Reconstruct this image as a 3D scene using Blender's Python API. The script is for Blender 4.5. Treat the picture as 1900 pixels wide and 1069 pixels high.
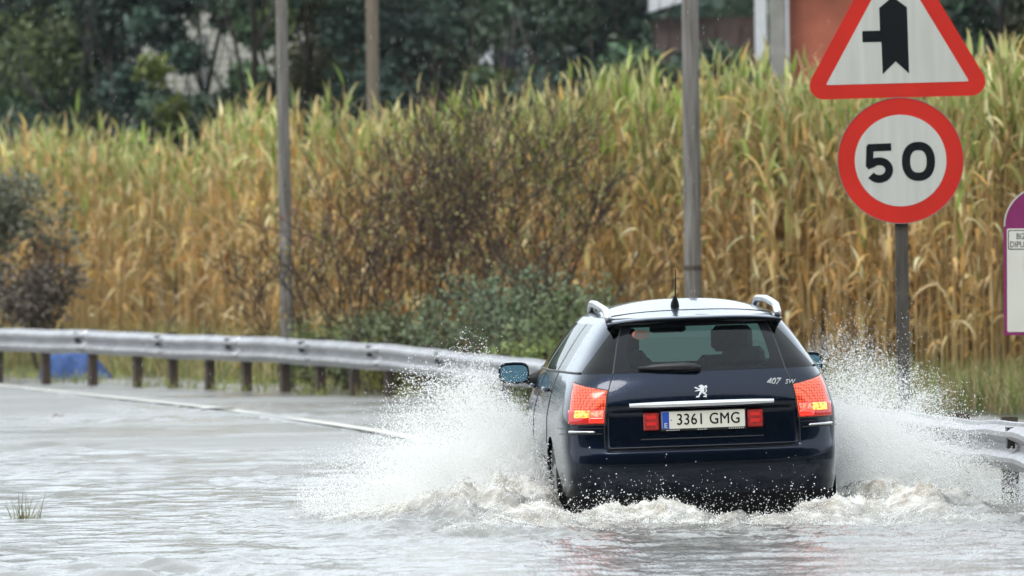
import bpy, math, random
import numpy as np
from mathutils import Matrix, Vector, Euler
random.seed(7)
R = math.radians
scene = bpy.context.scene
C = scene.collection
for _o in list(bpy.data.objects):
    bpy.data.objects.remove(_o, do_unlink=True)

# ------------------------------------------------------------------ camera, sky, sun, exposure
F = 14300.0          # focal length in photo pixels (1900 wide)
CAMZ = 1.647         # eye height above the flood water
ROLL = R(0.9)
cd = bpy.data.cameras.new('camera'); cam = bpy.data.objects.new('camera', cd); C.objects.link(cam)
cd.sensor_width = 36.0; cd.lens = F / 1900 * 36.0; cd.clip_start = 0.5; cd.clip_end = 3000
_tilt = math.atan(56.5 / F)
cam.matrix_world = Matrix.Translation((0, 0, CAMZ)) @ Matrix.Rotation(math.pi/2 - _tilt, 4, 'X') @ Matrix.Rotation(-ROLL, 4, 'Z')
cd.dof.use_dof = True; cd.dof.focus_distance = 48.3; cd.dof.aperture_fstop = 5.4
scene.camera = cam

world = bpy.data.worlds.new('World'); scene.world = world; world.use_nodes = True
SUN_EL, SUN_AZ = R(48), R(215)      # azimuth clockwise from +Y: behind the camera, a little left
def make_world():
    nt = world.node_tree; nt.nodes.clear()
    out = nt.nodes.new('ShaderNodeOutputWorld'); bg = nt.nodes.new('ShaderNodeBackground')
    sky = nt.nodes.new('ShaderNodeTexSky'); sky.sky_type = 'NISHITA'; sky.sun_disc = False
    sky.sun_elevation = SUN_EL; sky.sun_rotation = SUN_AZ
    sky.air_density = 1.0; sky.dust_density = 4.0; sky.ozone_density = 1.0
    hs = nt.nodes.new('ShaderNodeHueSaturation'); hs.inputs['Saturation'].default_value = 0.25
    mx = nt.nodes.new('ShaderNodeMix'); mx.data_type = 'RGBA'; mx.inputs[0].default_value = 0.85
    mx.inputs[7].default_value = (8.9, 9.9, 10.7, 1)      # even cloud layer
    nt.links.new(sky.outputs[0], hs.inputs['Color']); nt.links.new(hs.outputs[0], mx.inputs[6])
    nt.links.new(mx.outputs[2], bg.inputs[0]); bg.inputs[1].default_value = 0.145
    nt.links.new(bg.outputs[0], out.inputs[0])
make_world()
sl = bpy.data.lights.new('sun', 'SUN'); sl.energy = 1.5; sl.angle = R(25); sl.color = (1.0, 0.96, 0.9)
so = bpy.data.objects.new('sun', sl); C.objects.link(so)
_d = Vector((math.sin(SUN_AZ)*math.cos(SUN_EL), math.cos(SUN_AZ)*math.cos(SUN_EL), math.sin(SUN_EL)))
so.rotation_euler = _d.to_track_quat('Z', 'Y').to_euler(); so.location = (0, -20, 40)
scene.view_settings.view_transform = 'Standard'; scene.view_settings.look = 'None'
scene.view_settings.exposure = 0.36; scene.view_settings.gamma = 1.0
scene.view_settings.use_curve_mapping = False
scene.render.engine = 'CYCLES'
scene.cycles.use_denoising = True
scene.cycles.max_bounces = 10; scene.cycles.diffuse_bounces = 7; scene.cycles.transparent_max_bounces = 16
scene.cycles.glossy_bounces = 4; scene.cycles.caustics_reflective = False; scene.cycles.caustics_refractive = False

# ------------------------------------------------------------------ helpers
def at(x, y, D):
    """world point seen at photo pixel (x, y) at distance D"""
    dx, dy = x - 950.0, y - 534.5
    c, s = math.cos(ROLL), math.sin(ROLL)
    xr = dx * c - dy * s
    yr = dx * s + dy * c + 534.5
    return np.array((xr / F * D, D, CAMZ - (yr - 478.0) / F * D))

def pchip(xs, ys):
    xs = np.asarray(xs, float); ys = np.asarray(ys, float)
    h = np.diff(xs); d = np.diff(ys) / h
    m = np.zeros(len(xs))
    for i in range(1, len(xs)-1):
        if d[i-1] * d[i] > 0:
            w1 = 2*h[i] + h[i-1]; w2 = h[i] + 2*h[i-1]
            m[i] = (w1 + w2) / (w1/d[i-1] + w2/d[i])
    m[0] = d[0]; m[-1] = d[-1]
    def f(x):
        x = np.clip(np.asarray(x, float), xs[0], xs[-1])
        i = np.clip(np.searchsorted(xs, x) - 1, 0, len(xs)-2)
        t = (x - xs[i]) / h[i]
        return ((2*t**3-3*t**2+1)*ys[i] + (t**3-2*t**2+t)*h[i]*m[i] + (-2*t**3+3*t**2)*ys[i+1] + (t**3-t**2)*h[i]*m[i+1])
    return f

def sstep(a, b, x):
    t = np.clip((np.asarray(x, float) - a) / (b - a), 0, 1)
    return t*t*(3-2*t)

_rng = np.random.default_rng(11)
_LAT = _rng.random((256, 256))
def vnoise(x, y):
    xi = np.floor(x).astype(int); yi = np.floor(y).astype(int)
    fx = x - xi; fy = y - yi
    fx = fx*fx*fx*(fx*(fx*6-15)+10); fy = fy*fy*fy*(fy*(fy*6-15)+10)
    a = _LAT[xi & 255, yi & 255]; b = _LAT[(xi+1) & 255, yi & 255]
    c = _LAT[xi & 255, (yi+1) & 255]; d = _LAT[(xi+1) & 255, (yi+1) & 255]
    return (a*(1-fx)+b*fx)*(1-fy) + (c*(1-fx)+d*fx)*fy
def fbm(x, y, o=4, g=0.5):
    s = 0; a = 1; t = 0
    for i in range(o):
        s = s + a*vnoise(x*2**i + 17.3*i, y*2**i + 9.1*i); t += a; a *= g
    return s / t

def tag(o, label=None, cat=None, group=None, kind=None):
    if label: o['label'] = label
    if cat: o['category'] = cat
    if group: o['group'] = group
    if kind: o['kind'] = kind
    return o

def mesh(name, V, Fc, m=None, parent=None, smooth=True, col=None, attrs=None):
    me = bpy.data.meshes.new(name)
    V = np.asarray(V, dtype=np.float32)
    if isinstance(Fc, np.ndarray):
        n, k = Fc.shape
        me.vertices.add(len(V)); me.vertices.foreach_set('co', V.ravel())
        me.loops.add(n*k); me.loops.foreach_set('vertex_index', Fc.astype(np.int32).ravel())
        me.polygons.add(n)
        me.polygons.foreach_set('loop_start', np.arange(0, n*k, k, dtype=np.int32))
        me.polygons.foreach_set('loop_total', np.full(n, k, dtype=np.int32))
        me.update(calc_edges=True)
    else:
        me.from_pydata([tuple(map(float, v)) for v in V], [], Fc)
    if col is not None:
        ca = me.attributes.new('Col', 'FLOAT_COLOR', 'POINT')
        cc = np.ones((len(V), 4), np.float32); cc[:, :3] = col
        ca.data.foreach_set('color', cc.ravel())
    if attrs:
        for k_, a in attrs.items():
            at_ = me.attributes.new(k_, 'FLOAT', 'POINT'); at_.data.foreach_set('value', np.asarray(a, np.float32))
    if smooth:
        me.polygons.foreach_set('use_smooth', np.ones(len(me.polygons), dtype=bool))
    me.update()
    o = bpy.data.objects.new(name, me); C.objects.link(o)
    if m: me.materials.append(m)
    if parent: o.parent = parent
    return o

def empty(name, loc=(0, 0, 0), rot=(0, 0, 0)):
    o = bpy.data.objects.new(name, None); C.objects.link(o)
    o.location = tuple(map(float, loc)); o.rotation_euler = rot; o.empty_display_size = 0.2
    return o

class MB:
    def __init__(s): s.v = []; s.f = []
    def add(s, V, Fc):
        b = len(s.v); s.v += [tuple(map(float, p)) for p in V]; s.f += [tuple(i + b for i in f) for f in Fc]; return s
    def box(s, c, d, rz=0.0, bev=0.0):
        x, y, z = [q/2 for q in d]; b = bev
        if b <= 0:
            P = [(-x,-y,-z),(x,-y,-z),(x,y,-z),(-x,y,-z),(-x,-y,z),(x,-y,z),(x,y,z),(-x,y,z)]
            Q = [(0,3,2,1),(4,5,6,7),(0,1,5,4),(1,2,6,5),(2,3,7,6),(3,0,4,7)]
        else:
            P = []; 
            def ring(ix, iy, zz):
                return [(-ix,-y,zz),(ix,-y,zz),(x,-iy,zz),(x,iy,zz),(ix,y,zz),(-ix,y,zz),(-x,iy,zz),(-x,-iy,zz)]
            def ring2(ix, iy, zz):
                return [(-ix+b,-iy,zz),(ix-b,-iy,zz),(ix,-iy+b,zz),(ix,iy-b,zz),(ix-b,iy,zz),(-ix+b,iy,zz),(-ix,iy-b,zz),(-ix,-iy+b,zz)]
            P = ring2(x-b, y-b, -z) + ring(x-b, y-b, -z+b) + ring(x-b, y-b, z-b) + ring2(x-b, y-b, z)
            Q = [tuple(range(7,-1,-1)), tuple(range(24,32))]
            for r in range(3):
                for i in range(8):
                    j = (i+1) % 8; Q.append((r*8+i, r*8+j, r*8+8+j, r*8+8+i))
        ca, sa = math.cos(rz), math.sin(rz)
        return s.add([(c[0]+p[0]*ca-p[1]*sa, c[1]+p[0]*sa+p[1]*ca, c[2]+p[2]) for p in P], Q)
    def tube(s, pts, rad, n=8, caps=True):
        pts = [Vector(p) for p in pts]
        if not hasattr(rad, '__len__'): rad = [rad]*len(pts)
        V = []; prev = None
        for i, p in enumerate(pts):
            d = (pts[min(i+1, len(pts)-1)] - pts[max(i-1, 0)]).normalized()
            if prev is None:
                a = Vector((0,0,1)) if abs(d.z) < .9 else Vector((1,0,0))
                n1 = d.cross(a).normalized()
            else:
                n1 = (prev - d*prev.dot(d)).normalized()
            prev = n1; n2 = d.cross(n1)
            for k in range(n):
                t = 2*math.pi*k/n
                V.append(p + (n1*math.cos(t) + n2*math.sin(t))*rad[i])
        Q = []
        for i in range(len(pts)-1):
            for k in range(n):
                Q.append((i*n+k, i*n+(k+1)%n, (i+1)*n+(k+1)%n, (i+1)*n+k))
        if caps:
            Q.append(tuple(range(n-1, -1, -1))); Q.append(tuple((len(pts)-1)*n+k for k in range(n)))
        return s.add(V, Q)
    def lathe(s, prof, c, axis='z', n=32, closed=False):
        V = []; m = len(prof)
        for i in range(n):
            t = 2*math.pi*i/n
            for (r, h) in prof:
                a, b = r*math.cos(t), r*math.sin(t)
                V.append({'z': (c[0]+a, c[1]+b, c[2]+h), 'x': (c[0]+h, c[1]+a, c[2]+b), 'y': (c[0]+a, c[1]+h, c[2]+b)}[axis])
        Q = []
        for i in range(n):
            j = (i+1) % n
            for k in range(m-1 + (1 if closed else 0)):
                l = (k+1) % m
                Q.append((i*m+k, j*m+k, j*m+l, i*m+l))
        return s.add(V, Q)
    def prism(s, poly, origin, ex, ey, thick, en):
        """flat polygon (2D list) extruded by thick along en"""
        o = Vector(origin); ex = Vector(ex); ey = Vector(ey); en = Vector(en)
        n = len(poly)
        a = [o + ex*p[0] + ey*p[1] for p in poly]; b = [q + en*thick for q in a]
        Q = [tuple(range(n)), tuple(range(2*n-1, n-1, -1))] + [(i, n+i, n+(i+1)%n, (i+1)%n) for i in range(n)]
        return s.add(a + b, Q)
    def build(s, name, m, parent=None, smooth=False, auto=None):
        o = mesh(name, np.array(s.v, float).reshape(-1, 3), s.f, m, parent, smooth)
        if auto:
            for p in o.data.polygons: p.use_smooth = True
            try: o.data.set_sharp_from_angle(angle=R(auto))
            except Exception: pass
        return o

# ------------------------------------------------------------------ materials
MATS = {}
def newmat(name):
    m = bpy.data.materials.new(name); m.use_nodes = True
    nt = m.node_tree; b = nt.nodes['Principled BSDF']
    MATS[name] = m
    return m, nt, b
def pmat(name, col, rough=0.6, metal=0.0, var=0.0, scale=8.0, col2=None, bump=0.0, bscale=None, coat=0.0, spec=None, streak=None, emis=None, estr=0.0):
    m, nt, b = newmat(name)
    b.inputs['Base Color'].default_value = (*col, 1)
    b.inputs['Roughness'].default_value = rough; b.inputs['Metallic'].default_value = metal
    if spec is not None: b.inputs['Specular IOR Level'].default_value = spec
    if coat: b.inputs['Coat Weight'].default_value = coat; b.inputs['Coat Roughness'].default_value = 0.04
    if emis: b.inputs['Emission Color'].default_value = (*emis, 1); b.inputs['Emission Strength'].default_value = estr
    if var or bump or col2:
        tc = nt.nodes.new('ShaderNodeTexCoord'); mp = nt.nodes.new('ShaderNodeMapping')
        nt.links.new(tc.outputs['Object'], mp.inputs[0])
        if streak: mp.inputs['Scale'].default_value = streak
        no = nt.nodes.new('ShaderNodeTexNoise'); no.inputs['Scale'].default_value = scale; no.inputs['Detail'].default_value = 6
        nt.links.new(mp.outputs[0], no.inputs['Vector'])
        rp = nt.nodes.new('ShaderNodeValToRGB')
        c2 = col2 or tuple(min(1, c*(1+var)) for c in col); c1 = col if col2 else tuple(c*(1-var) for c in col)
        rp.color_ramp.elements[0].position = 0.35; rp.color_ramp.elements[1].position = 0.68
        rp.color_ramp.elements[0].color = (*c1, 1); rp.color_ramp.elements[1].color = (*c2, 1)
        nt.links.new(no.outputs['Fac'], rp.inputs[0]); nt.links.new(rp.outputs[0], b.inputs['Base Color'])
        if bump:
            bn = nt.nodes.new('ShaderNodeTexNoise'); bn.inputs['Scale'].default_value = bscale or scale*4; bn.inputs['Detail'].default_value = 5
            nt.links.new(mp.outputs[0], bn.inputs['Vector'])
            bp = nt.nodes.new('ShaderNodeBump'); bp.inputs['Strength'].default_value = bump; bp.inputs['Distance'].default_value = 0.02
            nt.links.new(bn.outputs['Fac'], bp.inputs['Height']); nt.links.new(bp.outputs[0], b.inputs['Normal'])
    return m

def leafmat(name, rough=0.45, trans=0.35, spec=0.5):
    """foliage: colour of each leaf comes from its Col attribute"""
    m, nt, b = newmat(name)
    a = nt.nodes.new('ShaderNodeAttribute'); a.attribute_name = 'Col'
    nt.links.new(a.outputs['Color'], b.inputs['Base Color'])
    b.inputs['Roughness'].default_value = rough; b.inputs['Specular IOR Level'].default_value = spec
    tr = nt.nodes.new('ShaderNodeBsdfTranslucent'); nt.links.new(a.outputs['Color'], tr.inputs[0])
    mx = nt.nodes.new('ShaderNodeMixShader'); mx.inputs[0].default_value = trans
    nt.links.new(b.outputs[0], mx.inputs[1]); nt.links.new(tr.outputs[0], mx.inputs[2])
    nt.links.new(mx.outputs[0], nt.nodes['Material Output'].inputs[0])
    return m

M_reed = leafmat('reed_leaf', 0.40, 0.42, 0.4)
M_leaf = leafmat('tree_leaf', 0.5, 0.22, 0.4)
M_grass = leafmat('grass_blade', 0.5, 0.3, 0.4)
M_bark = pmat('bark', (0.030, 0.022, 0.017), 0.85, var=0.4, scale=12, bump=0.4)
M_twig = pmat('twig', (0.060, 0.040, 0.030), 0.8, var=0.4, scale=10)
M_galv = pmat('galvanised_steel', (.44, .435, .45), .42, .55, var=0.16, scale=5, bump=0.05, streak=(1, 1, 0.4))
M_rust = pmat('rusty_post', (0.038, 0.028, 0.021), 0.8, 0.0, scale=14, col2=(0.075, 0.048, 0.032), bump=0.3)
M_black = pmat('black_plastic', (0.012, 0.012, 0.013), 0.45, var=0.1)
M_rubber = pmat('tyre_rubber', (0.015, 0.015, 0.015), 0.8, var=0.2, scale=30)

# ------------------------------------------------------------------ guardrail path (world X, distance, rail-top height)
RP = np.array([(-16, 124, .84), (-9.6, 114.2, .80), (-7.17, 108, .77), (-3.8, 99, .70), (-2.1, 94, .66), (-.55, 87.7, .575), (.31, 83, .53),
               (1.45, 73.5, .49), (2.4, 63, .46), (2.93, 56.7, .455), (3.07, 54.5, .47), (3.22, 48.1, .55), (3.2, 42, .57), (3.0, 35, .6)])
_sg = np.concatenate([[0], np.cumsum(np.hypot(np.diff(RP[:, 0]), np.diff(RP[:, 1])))])
_rx, _ry, _rz = pchip(_sg, RP[:, 0]), pchip(_sg, RP[:, 1]), pchip(_sg, RP[:, 2])
RS = np.linspace(0, _sg[-1], 1500)
RXY = np.stack([_rx(RS), _ry(RS), _rz(RS)], 1)
for _ in range(60):     # relax the kinks out of the plan curve
    RXY[1:-1, :2] = RXY[1:-1, :2]*.5 + (RXY[:-2, :2] + RXY[2:, :2])*.25
def rail_at(s):
    return np.array([np.interp(s, RS, RXY[:, k]) for k in range(3)])
def rail_dir(s):
    a, b = rail_at(s-.15), rail_at(s+.15); d = (b-a)[:2]; return d/np.linalg.norm(d)
def rail_s_at_px(x):
    px = 950 + RXY[:, 0]/RXY[:, 1]*F + 0.0157*(640-534)
    return float(np.interp(x, px, RS))
def rail_x_at_y(Y):
    return np.interp(Y, RXY[::-1, 1], RXY[::-1, 0])

# ------------------------------------------------------------------ ground, road, water
def side_of_rail(X, Y):
    """distance right of the rail line (positive = verge side)"""
    return (np.asarray(X) - rail_x_at_y(np.clip(Y, 35, 124))) 
def ground_z(X, Y):
    d = side_of_rail(X, Y)
    base = -0.32 + 0.0*X
    bank = sstep(0.2, 4.0, d) * sstep(62, 76, Y) * 0.36 + sstep(6, 20, d)*0.3*sstep(60, 80, Y)
    bank = bank + sstep(.6, 3.5, d)*0.33*(1-sstep(62, 76, Y))
    hill = sstep(190, 330, Y) * 26 + sstep(-20, -110, Y)*62  # second term: unseen hill added behind the camera, darkens reflections in the car
    n = (fbm(X*.6, Y*.35, 3) - .5) * 0.10 * sstep(-.5, 1.0, d)
    return base + bank + hill + n
def grid(xs, ys, zf):
    X, Y = np.meshgrid(xs, ys); Z = zf(X, Y)
    V = np.stack([X, Y, Z], -1).reshape(-1, 3); nx, ny = len(xs), len(ys)
    i = np.arange((nx-1)*(ny-1)); r, c = i // (nx-1), i % (nx-1); a = r*nx + c
    return V, np.stack([a, a+1, a+1+nx, a+nx], 1)

def ground_material():
    m, nt, b = newmat('wet_verge_ground')
    tc = nt.nodes.new('ShaderNodeTexCoord')
    no = nt.nodes.new('ShaderNodeTexNoise'); no.inputs['Scale'].default_value = 0.9; no.inputs['Detail'].default_value = 8
    nt.links.new(tc.outputs['Object'], no.inputs['Vector'])
    rp = nt.nodes.new('ShaderNodeValToRGB'); e = rp.color_ramp.elements
    e[0].position = .35; e[0].color = (.045, .036, .024, 1); e[1].position = .65; e[1].color = (.055, .075, .022, 1)
    nt.links.new(no.outputs['Fac'], rp.inputs[0]); nt.links.new(rp.outputs[0], b.inputs['Base Color'])
    b.inputs['Roughness'].default_value = .8
    n2 = nt.nodes.new('ShaderNodeTexNoise'); n2.inputs['Scale'].default_value = 9; n2.inputs['Detail'].default_value = 6
    nt.links.new(tc.outputs['Object'], n2.inputs['Vector'])
    bp = nt.nodes.new('ShaderNodeBump'); bp.inputs['Strength'].default_value = .8; bp.inputs['Distance'].default_value = .08
    nt.links.new(n2.outputs['Fac'], bp.inputs['Height']); nt.links.new(bp.outputs[0], b.inputs['Normal'])
    return m
gx = np.concatenate([np.linspace(-500, -30, 24)[:-1], np.linspace(-30, 30, 100), np.linspace(30, 500, 24)[1:]])
gy = np.concatenate([np.linspace(-200, 30, 40)[:-1], np.linspace(30, 150, 150), np.linspace(150, 700, 40)[1:]])
V, Q = grid(gx, gy, ground_z)
tag(mesh('ground', V, Q, ground_material()), 'muddy grassy ground of the verge behind the guardrail', kind='structure')

def road_material():
    m, nt, b = newmat('wet_asphalt')
    tc = nt.nodes.new('ShaderNodeTexCoord')
    no = nt.nodes.new('ShaderNodeTexNoise'); no.inputs['Scale'].default_value = 1.2; no.inputs['Detail'].default_value = 7
    nt.links.new(tc.outputs['Object'], no.inputs['Vector'])
    rp = nt.nodes.new('ShaderNodeValToRGB'); e = rp.color_ramp.elements
    e[0].position = .3; e[0].color = (.045, .046, .048, 1); e[1].position = .7; e[1].color = (.075, .075, .075, 1)
    nt.links.new(no.outputs['Fac'], rp.inputs[0]); nt.links.new(rp.outputs[0], b.inputs['Base Color'])
    r2 = nt.nodes.new('ShaderNodeMapRange'); r2.inputs['To Min'].default_value = .22; r2.inputs['To Max'].default_value = .42
    nt.links.new(no.outputs['Fac'], r2.inputs['Value']); nt.links.new(r2.outputs[0], b.inputs['Roughness'])
    mpr = nt.nodes.new('ShaderNodeMapping'); mpr.inputs['Scale'].default_value = (1, .2, 1); nt.links.new(tc.outputs['Object'], mpr.inputs[0])
    n2 = nt.nodes.new('ShaderNodeTexNoise'); n2.inputs['Scale'].default_value = 9; n2.inputs['Detail'].default_value = 7; n2.inputs['Roughness'].default_value = .65
    nt.links.new(mpr.outputs[0], n2.inputs['Vector'])
    bp = nt.nodes.new('ShaderNodeBump'); bp.inputs['Strength'].default_value = .45; bp.inputs['Distance'].default_value = .02
    nt.links.new(n2.outputs['Fac'], bp.inputs['Height']); nt.links.new(bp.outputs[0], b.inputs['Normal'])
    b.inputs['Specular IOR Level'].default_value = .9; b.inputs['Coat Weight'].default_value = 1.0; b.inputs['Coat IOR'].default_value = 1.5; b.inputs['Coat Roughness'].default_value = .33
    return m
LP = np.array([at(x_, y_, D_) for x_, y_, D_ in ((-160, 706, 116), (0, 718, 105), (200, 737, 94.5), (400, 757, 86), (560, 779, 79), (710, 803, 73), (860, 836, 66))])
sL = np.concatenate([[0], np.cumsum(np.hypot(np.diff(LP[:, 0]), np.diff(LP[:, 1])))])
lx, ly = pchip(sL, LP[:, 0]), pchip(sL, LP[:, 1]); tt = np.linspace(0, sL[-1], 120)
lp = np.stack([lx(tt), ly(tt)], 1)
for _ in range(30): lp[1:-1] = lp[1:-1]*.5 + (lp[:-2]+lp[2:])*.25
def line_x(Y): return np.interp(Y, lp[::-1, 1], lp[::-1, 0])
def road_z(X, Y, d):
    rise = -0.17 + 0.135*sstep(54, 76, Y)
    crest = .055*np.exp(-((X-line_x(Y))/.22)**2)*sstep(68, 76, Y)
    return rise + crest + (fbm(X*.45+3, Y*.16, 3)-.5)*0.03
ss = np.linspace(1, _sg[-1]-1, 260); offs = np.linspace(0.25, -12.0, 110)
Vr = []
for s in ss:
    p = rail_at(s); d = rail_dir(s); nrm = np.array([d[1], -d[0]])   # travelling towards the camera along s; verge normal
    if nrm[0] < 0: nrm = -nrm
    for o_ in offs:
        q = p[:2] + nrm*o_
        Vr.append((q[0], q[1], 0))
Vr = np.array(Vr); dd = np.tile(offs, len(ss)); Vr[:, 2] = road_z(Vr[:, 0], Vr[:, 1], dd)
n0 = len(offs); i = np.arange((n0-1)*(len(ss)-1)); r_, c_ = i//(n0-1), i % (n0-1); a = r_*n0 + c_
tag(mesh('road', Vr, np.stack([a, a+1, a+1+n0, a+n0], 1), road_material()), 'wet grey asphalt road curving left under the flood', kind='structure')
# painted edge line
M_line = pmat('road_paint', (.42, .41, .36), .5, scale=2.5, col2=(.66, .65, .58), bump=.1)
dv = np.gradient(lp, axis=0); dv /= np.linalg.norm(dv, axis=1)[:, None]; nv = np.stack([-dv[:, 1], dv[:, 0]], 1)
A = lp + nv*.088; B = lp - nv*.088
def _rz_at(P):
    d = side_of_rail(P[:, 0], P[:, 1]); return np.where(P[:, 1] > 71, .021, -.05 + .071*sstep(66, 71, P[:, 1]))
VL = np.concatenate([np.column_stack([A, _rz_at(A)]), np.column_stack([B, _rz_at(B)])])
k = np.arange(119)
tag(mesh('road_edge_line', VL, np.stack([k, k+1, k+121, k+120], 1), M_line), 'white painted edge line curving along the wet road', kind='structure')

# ---- the car frame in the world
CAR_LOC = np.array((1.190, 48.0, -0.15)); CAR_YAW = R(3.0); CAR_ROLL = R(-1.1)
def car_local(X, Y):
    dx, dy = X - CAR_LOC[0], Y - CAR_LOC[1]; c, s = math.cos(CAR_YAW), math.sin(CAR_YAW)
    return dx*c + dy*s, -dx*s + dy*c
def car_world(u, v, z=0):
    c, s = math.cos(CAR_YAW), math.sin(CAR_YAW)
    return CAR_LOC[0] + u*c - v*s, CAR_LOC[1] + u*s + v*c, z

def water_field(X, Y):
    """height and foam of the flood water"""
    rg = np.random.default_rng(5)
    h = np.zeros_like(X)
    calm = fbm(X*.35+5, Y*.13, 3)                      # patches of more and less ripple
    amp = 0.45 + 1.5*sstep(.42, .68, calm)
    wx = X + .25*(fbm(X*.8, Y*.5, 2)-.5); wy = Y + .5*(fbm(X*.7+40, Y*.4, 2)-.5)
    for i in range(46):
        lam = 10**rg.uniform(math.log10(.11), math.log10(1.5))
        th = rg.normal(math.pi/2, .75); kx, ky = math.cos(th)*2*math.pi/lam, math.sin(th)*2*math.pi/lam
        h += .0030*lam**.70*np.cos(kx*wx + ky*wy + rg.uniform(0, 6.3))
    h *= amp
    h += (.4+1.1*sstep(.36, .62, fbm(X*.5+31, Y*.2+7, 3)))*.017*(fbm(X*5.5+11, Y*1.5, 4)-.5)
    u, v = car_local(X, Y); au = np.abs(u)
    t1 = fbm(X*3.2, Y*2.2, 4); t2 = fbm(X*9+20, Y*6, 3); t3 = 1-np.abs(2*fbm(X*5+7, Y*3.4+3, 4)-1)
    foam = np.zeros_like(X)
    t4 = 1-np.abs(2*fbm(X*17+3, Y*13+8, 4, .6)-1)
    # churn right behind the bumper
    m = np.exp(-((v+.22)/.34)**2) * (1-sstep(.75, 1.35, au))
    h += m*(.02 + .20*(t1-.35) + .10*(t3-.7)); foam = np.maximum(foam, m*1.1)
    # trailing wake
    wk = sstep(.5, -.4, v) * (1-sstep(1.0+.25*np.clip(-v, 0, 9), 2.0+.35*np.clip(-v, 0, 9), au)) * np.exp(-np.clip(-v-.2, 0, 20)/2.4)
    h += wk*(.085*(t1-.5) + .05*(t2-.5)); foam = np.maximum(foam, wk*.95)
    # side waves thrown out by the wheels
    vv = 3.4 - v
    for sgn, hh, wd in ((-1, .24, .55), (1, .18, .42)):
        cu = .95 + .10*np.clip(vv, 0, 3) + .16*np.clip(vv-2.6, 0, 6)
        sm = np.exp(-((sgn*u - cu)/wd)**2) * sstep(-.5, .4, vv) * np.exp(-np.clip(vv-3.2, 0, 9)/1.1)
        inner = sstep(.80, .95, sgn*u)
        h += sm*inner*(hh*(.25+1.3*t1*t3) + .12*(t1-.5)); foam = np.maximum(foam, sm*1.15)
    # splash landing zone left
    lz = np.exp(-((u+1.9)/.75)**2) * np.exp(-((v-1.2)/1.5)**2)
    h += lz*(.06*(t1-.4)+.05*(t2-.5)); foam = np.maximum(foam, lz*.9)
    fo = np.clip(foam*1.05 - .22 + (t1-.5)*1.1*(foam > .02) + (t2-.5)*.9*(foam > .02), 0, 1)*sstep(0.02, .25, foam)
    h += np.clip(foam, 0, 1)*.055*(t4-.72)
    under = (au < .86) & (v > .02) & (v < 4.7)
    h = np.where(under, np.minimum(h, -.02), h)
    return h, fo
PX0, PX1, PY0, PY1 = -10.5, 8.0, 34.0, 122.0
xs = np.concatenate([np.arange(PX0, -2.2, .075), np.arange(-2.2, 3.9, .0205), np.arange(3.9, PX1+.02, .075)])
ys = np.concatenate([np.arange(PY0, 45.0, .062), np.arange(45.0, 52.0, .0205), np.arange(52.0, 58.0, .05), np.arange(58.0, 70.0, .09), np.arange(70.0, PY1+.05, .22)]); PX1 = xs[-1]; PY1 = ys[-1]
X, Y = np.meshgrid(xs, ys); H, FO = water_field(X, Y)
edge = sstep(PX0, PX0+.6, X)*sstep(PX1, PX1-.6, X)*sstep(PY0, PY0+.6, Y)*sstep(PY1, PY1-8, Y)*(1-.35*sstep(62, 74, Y))
H = H*edge
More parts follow.
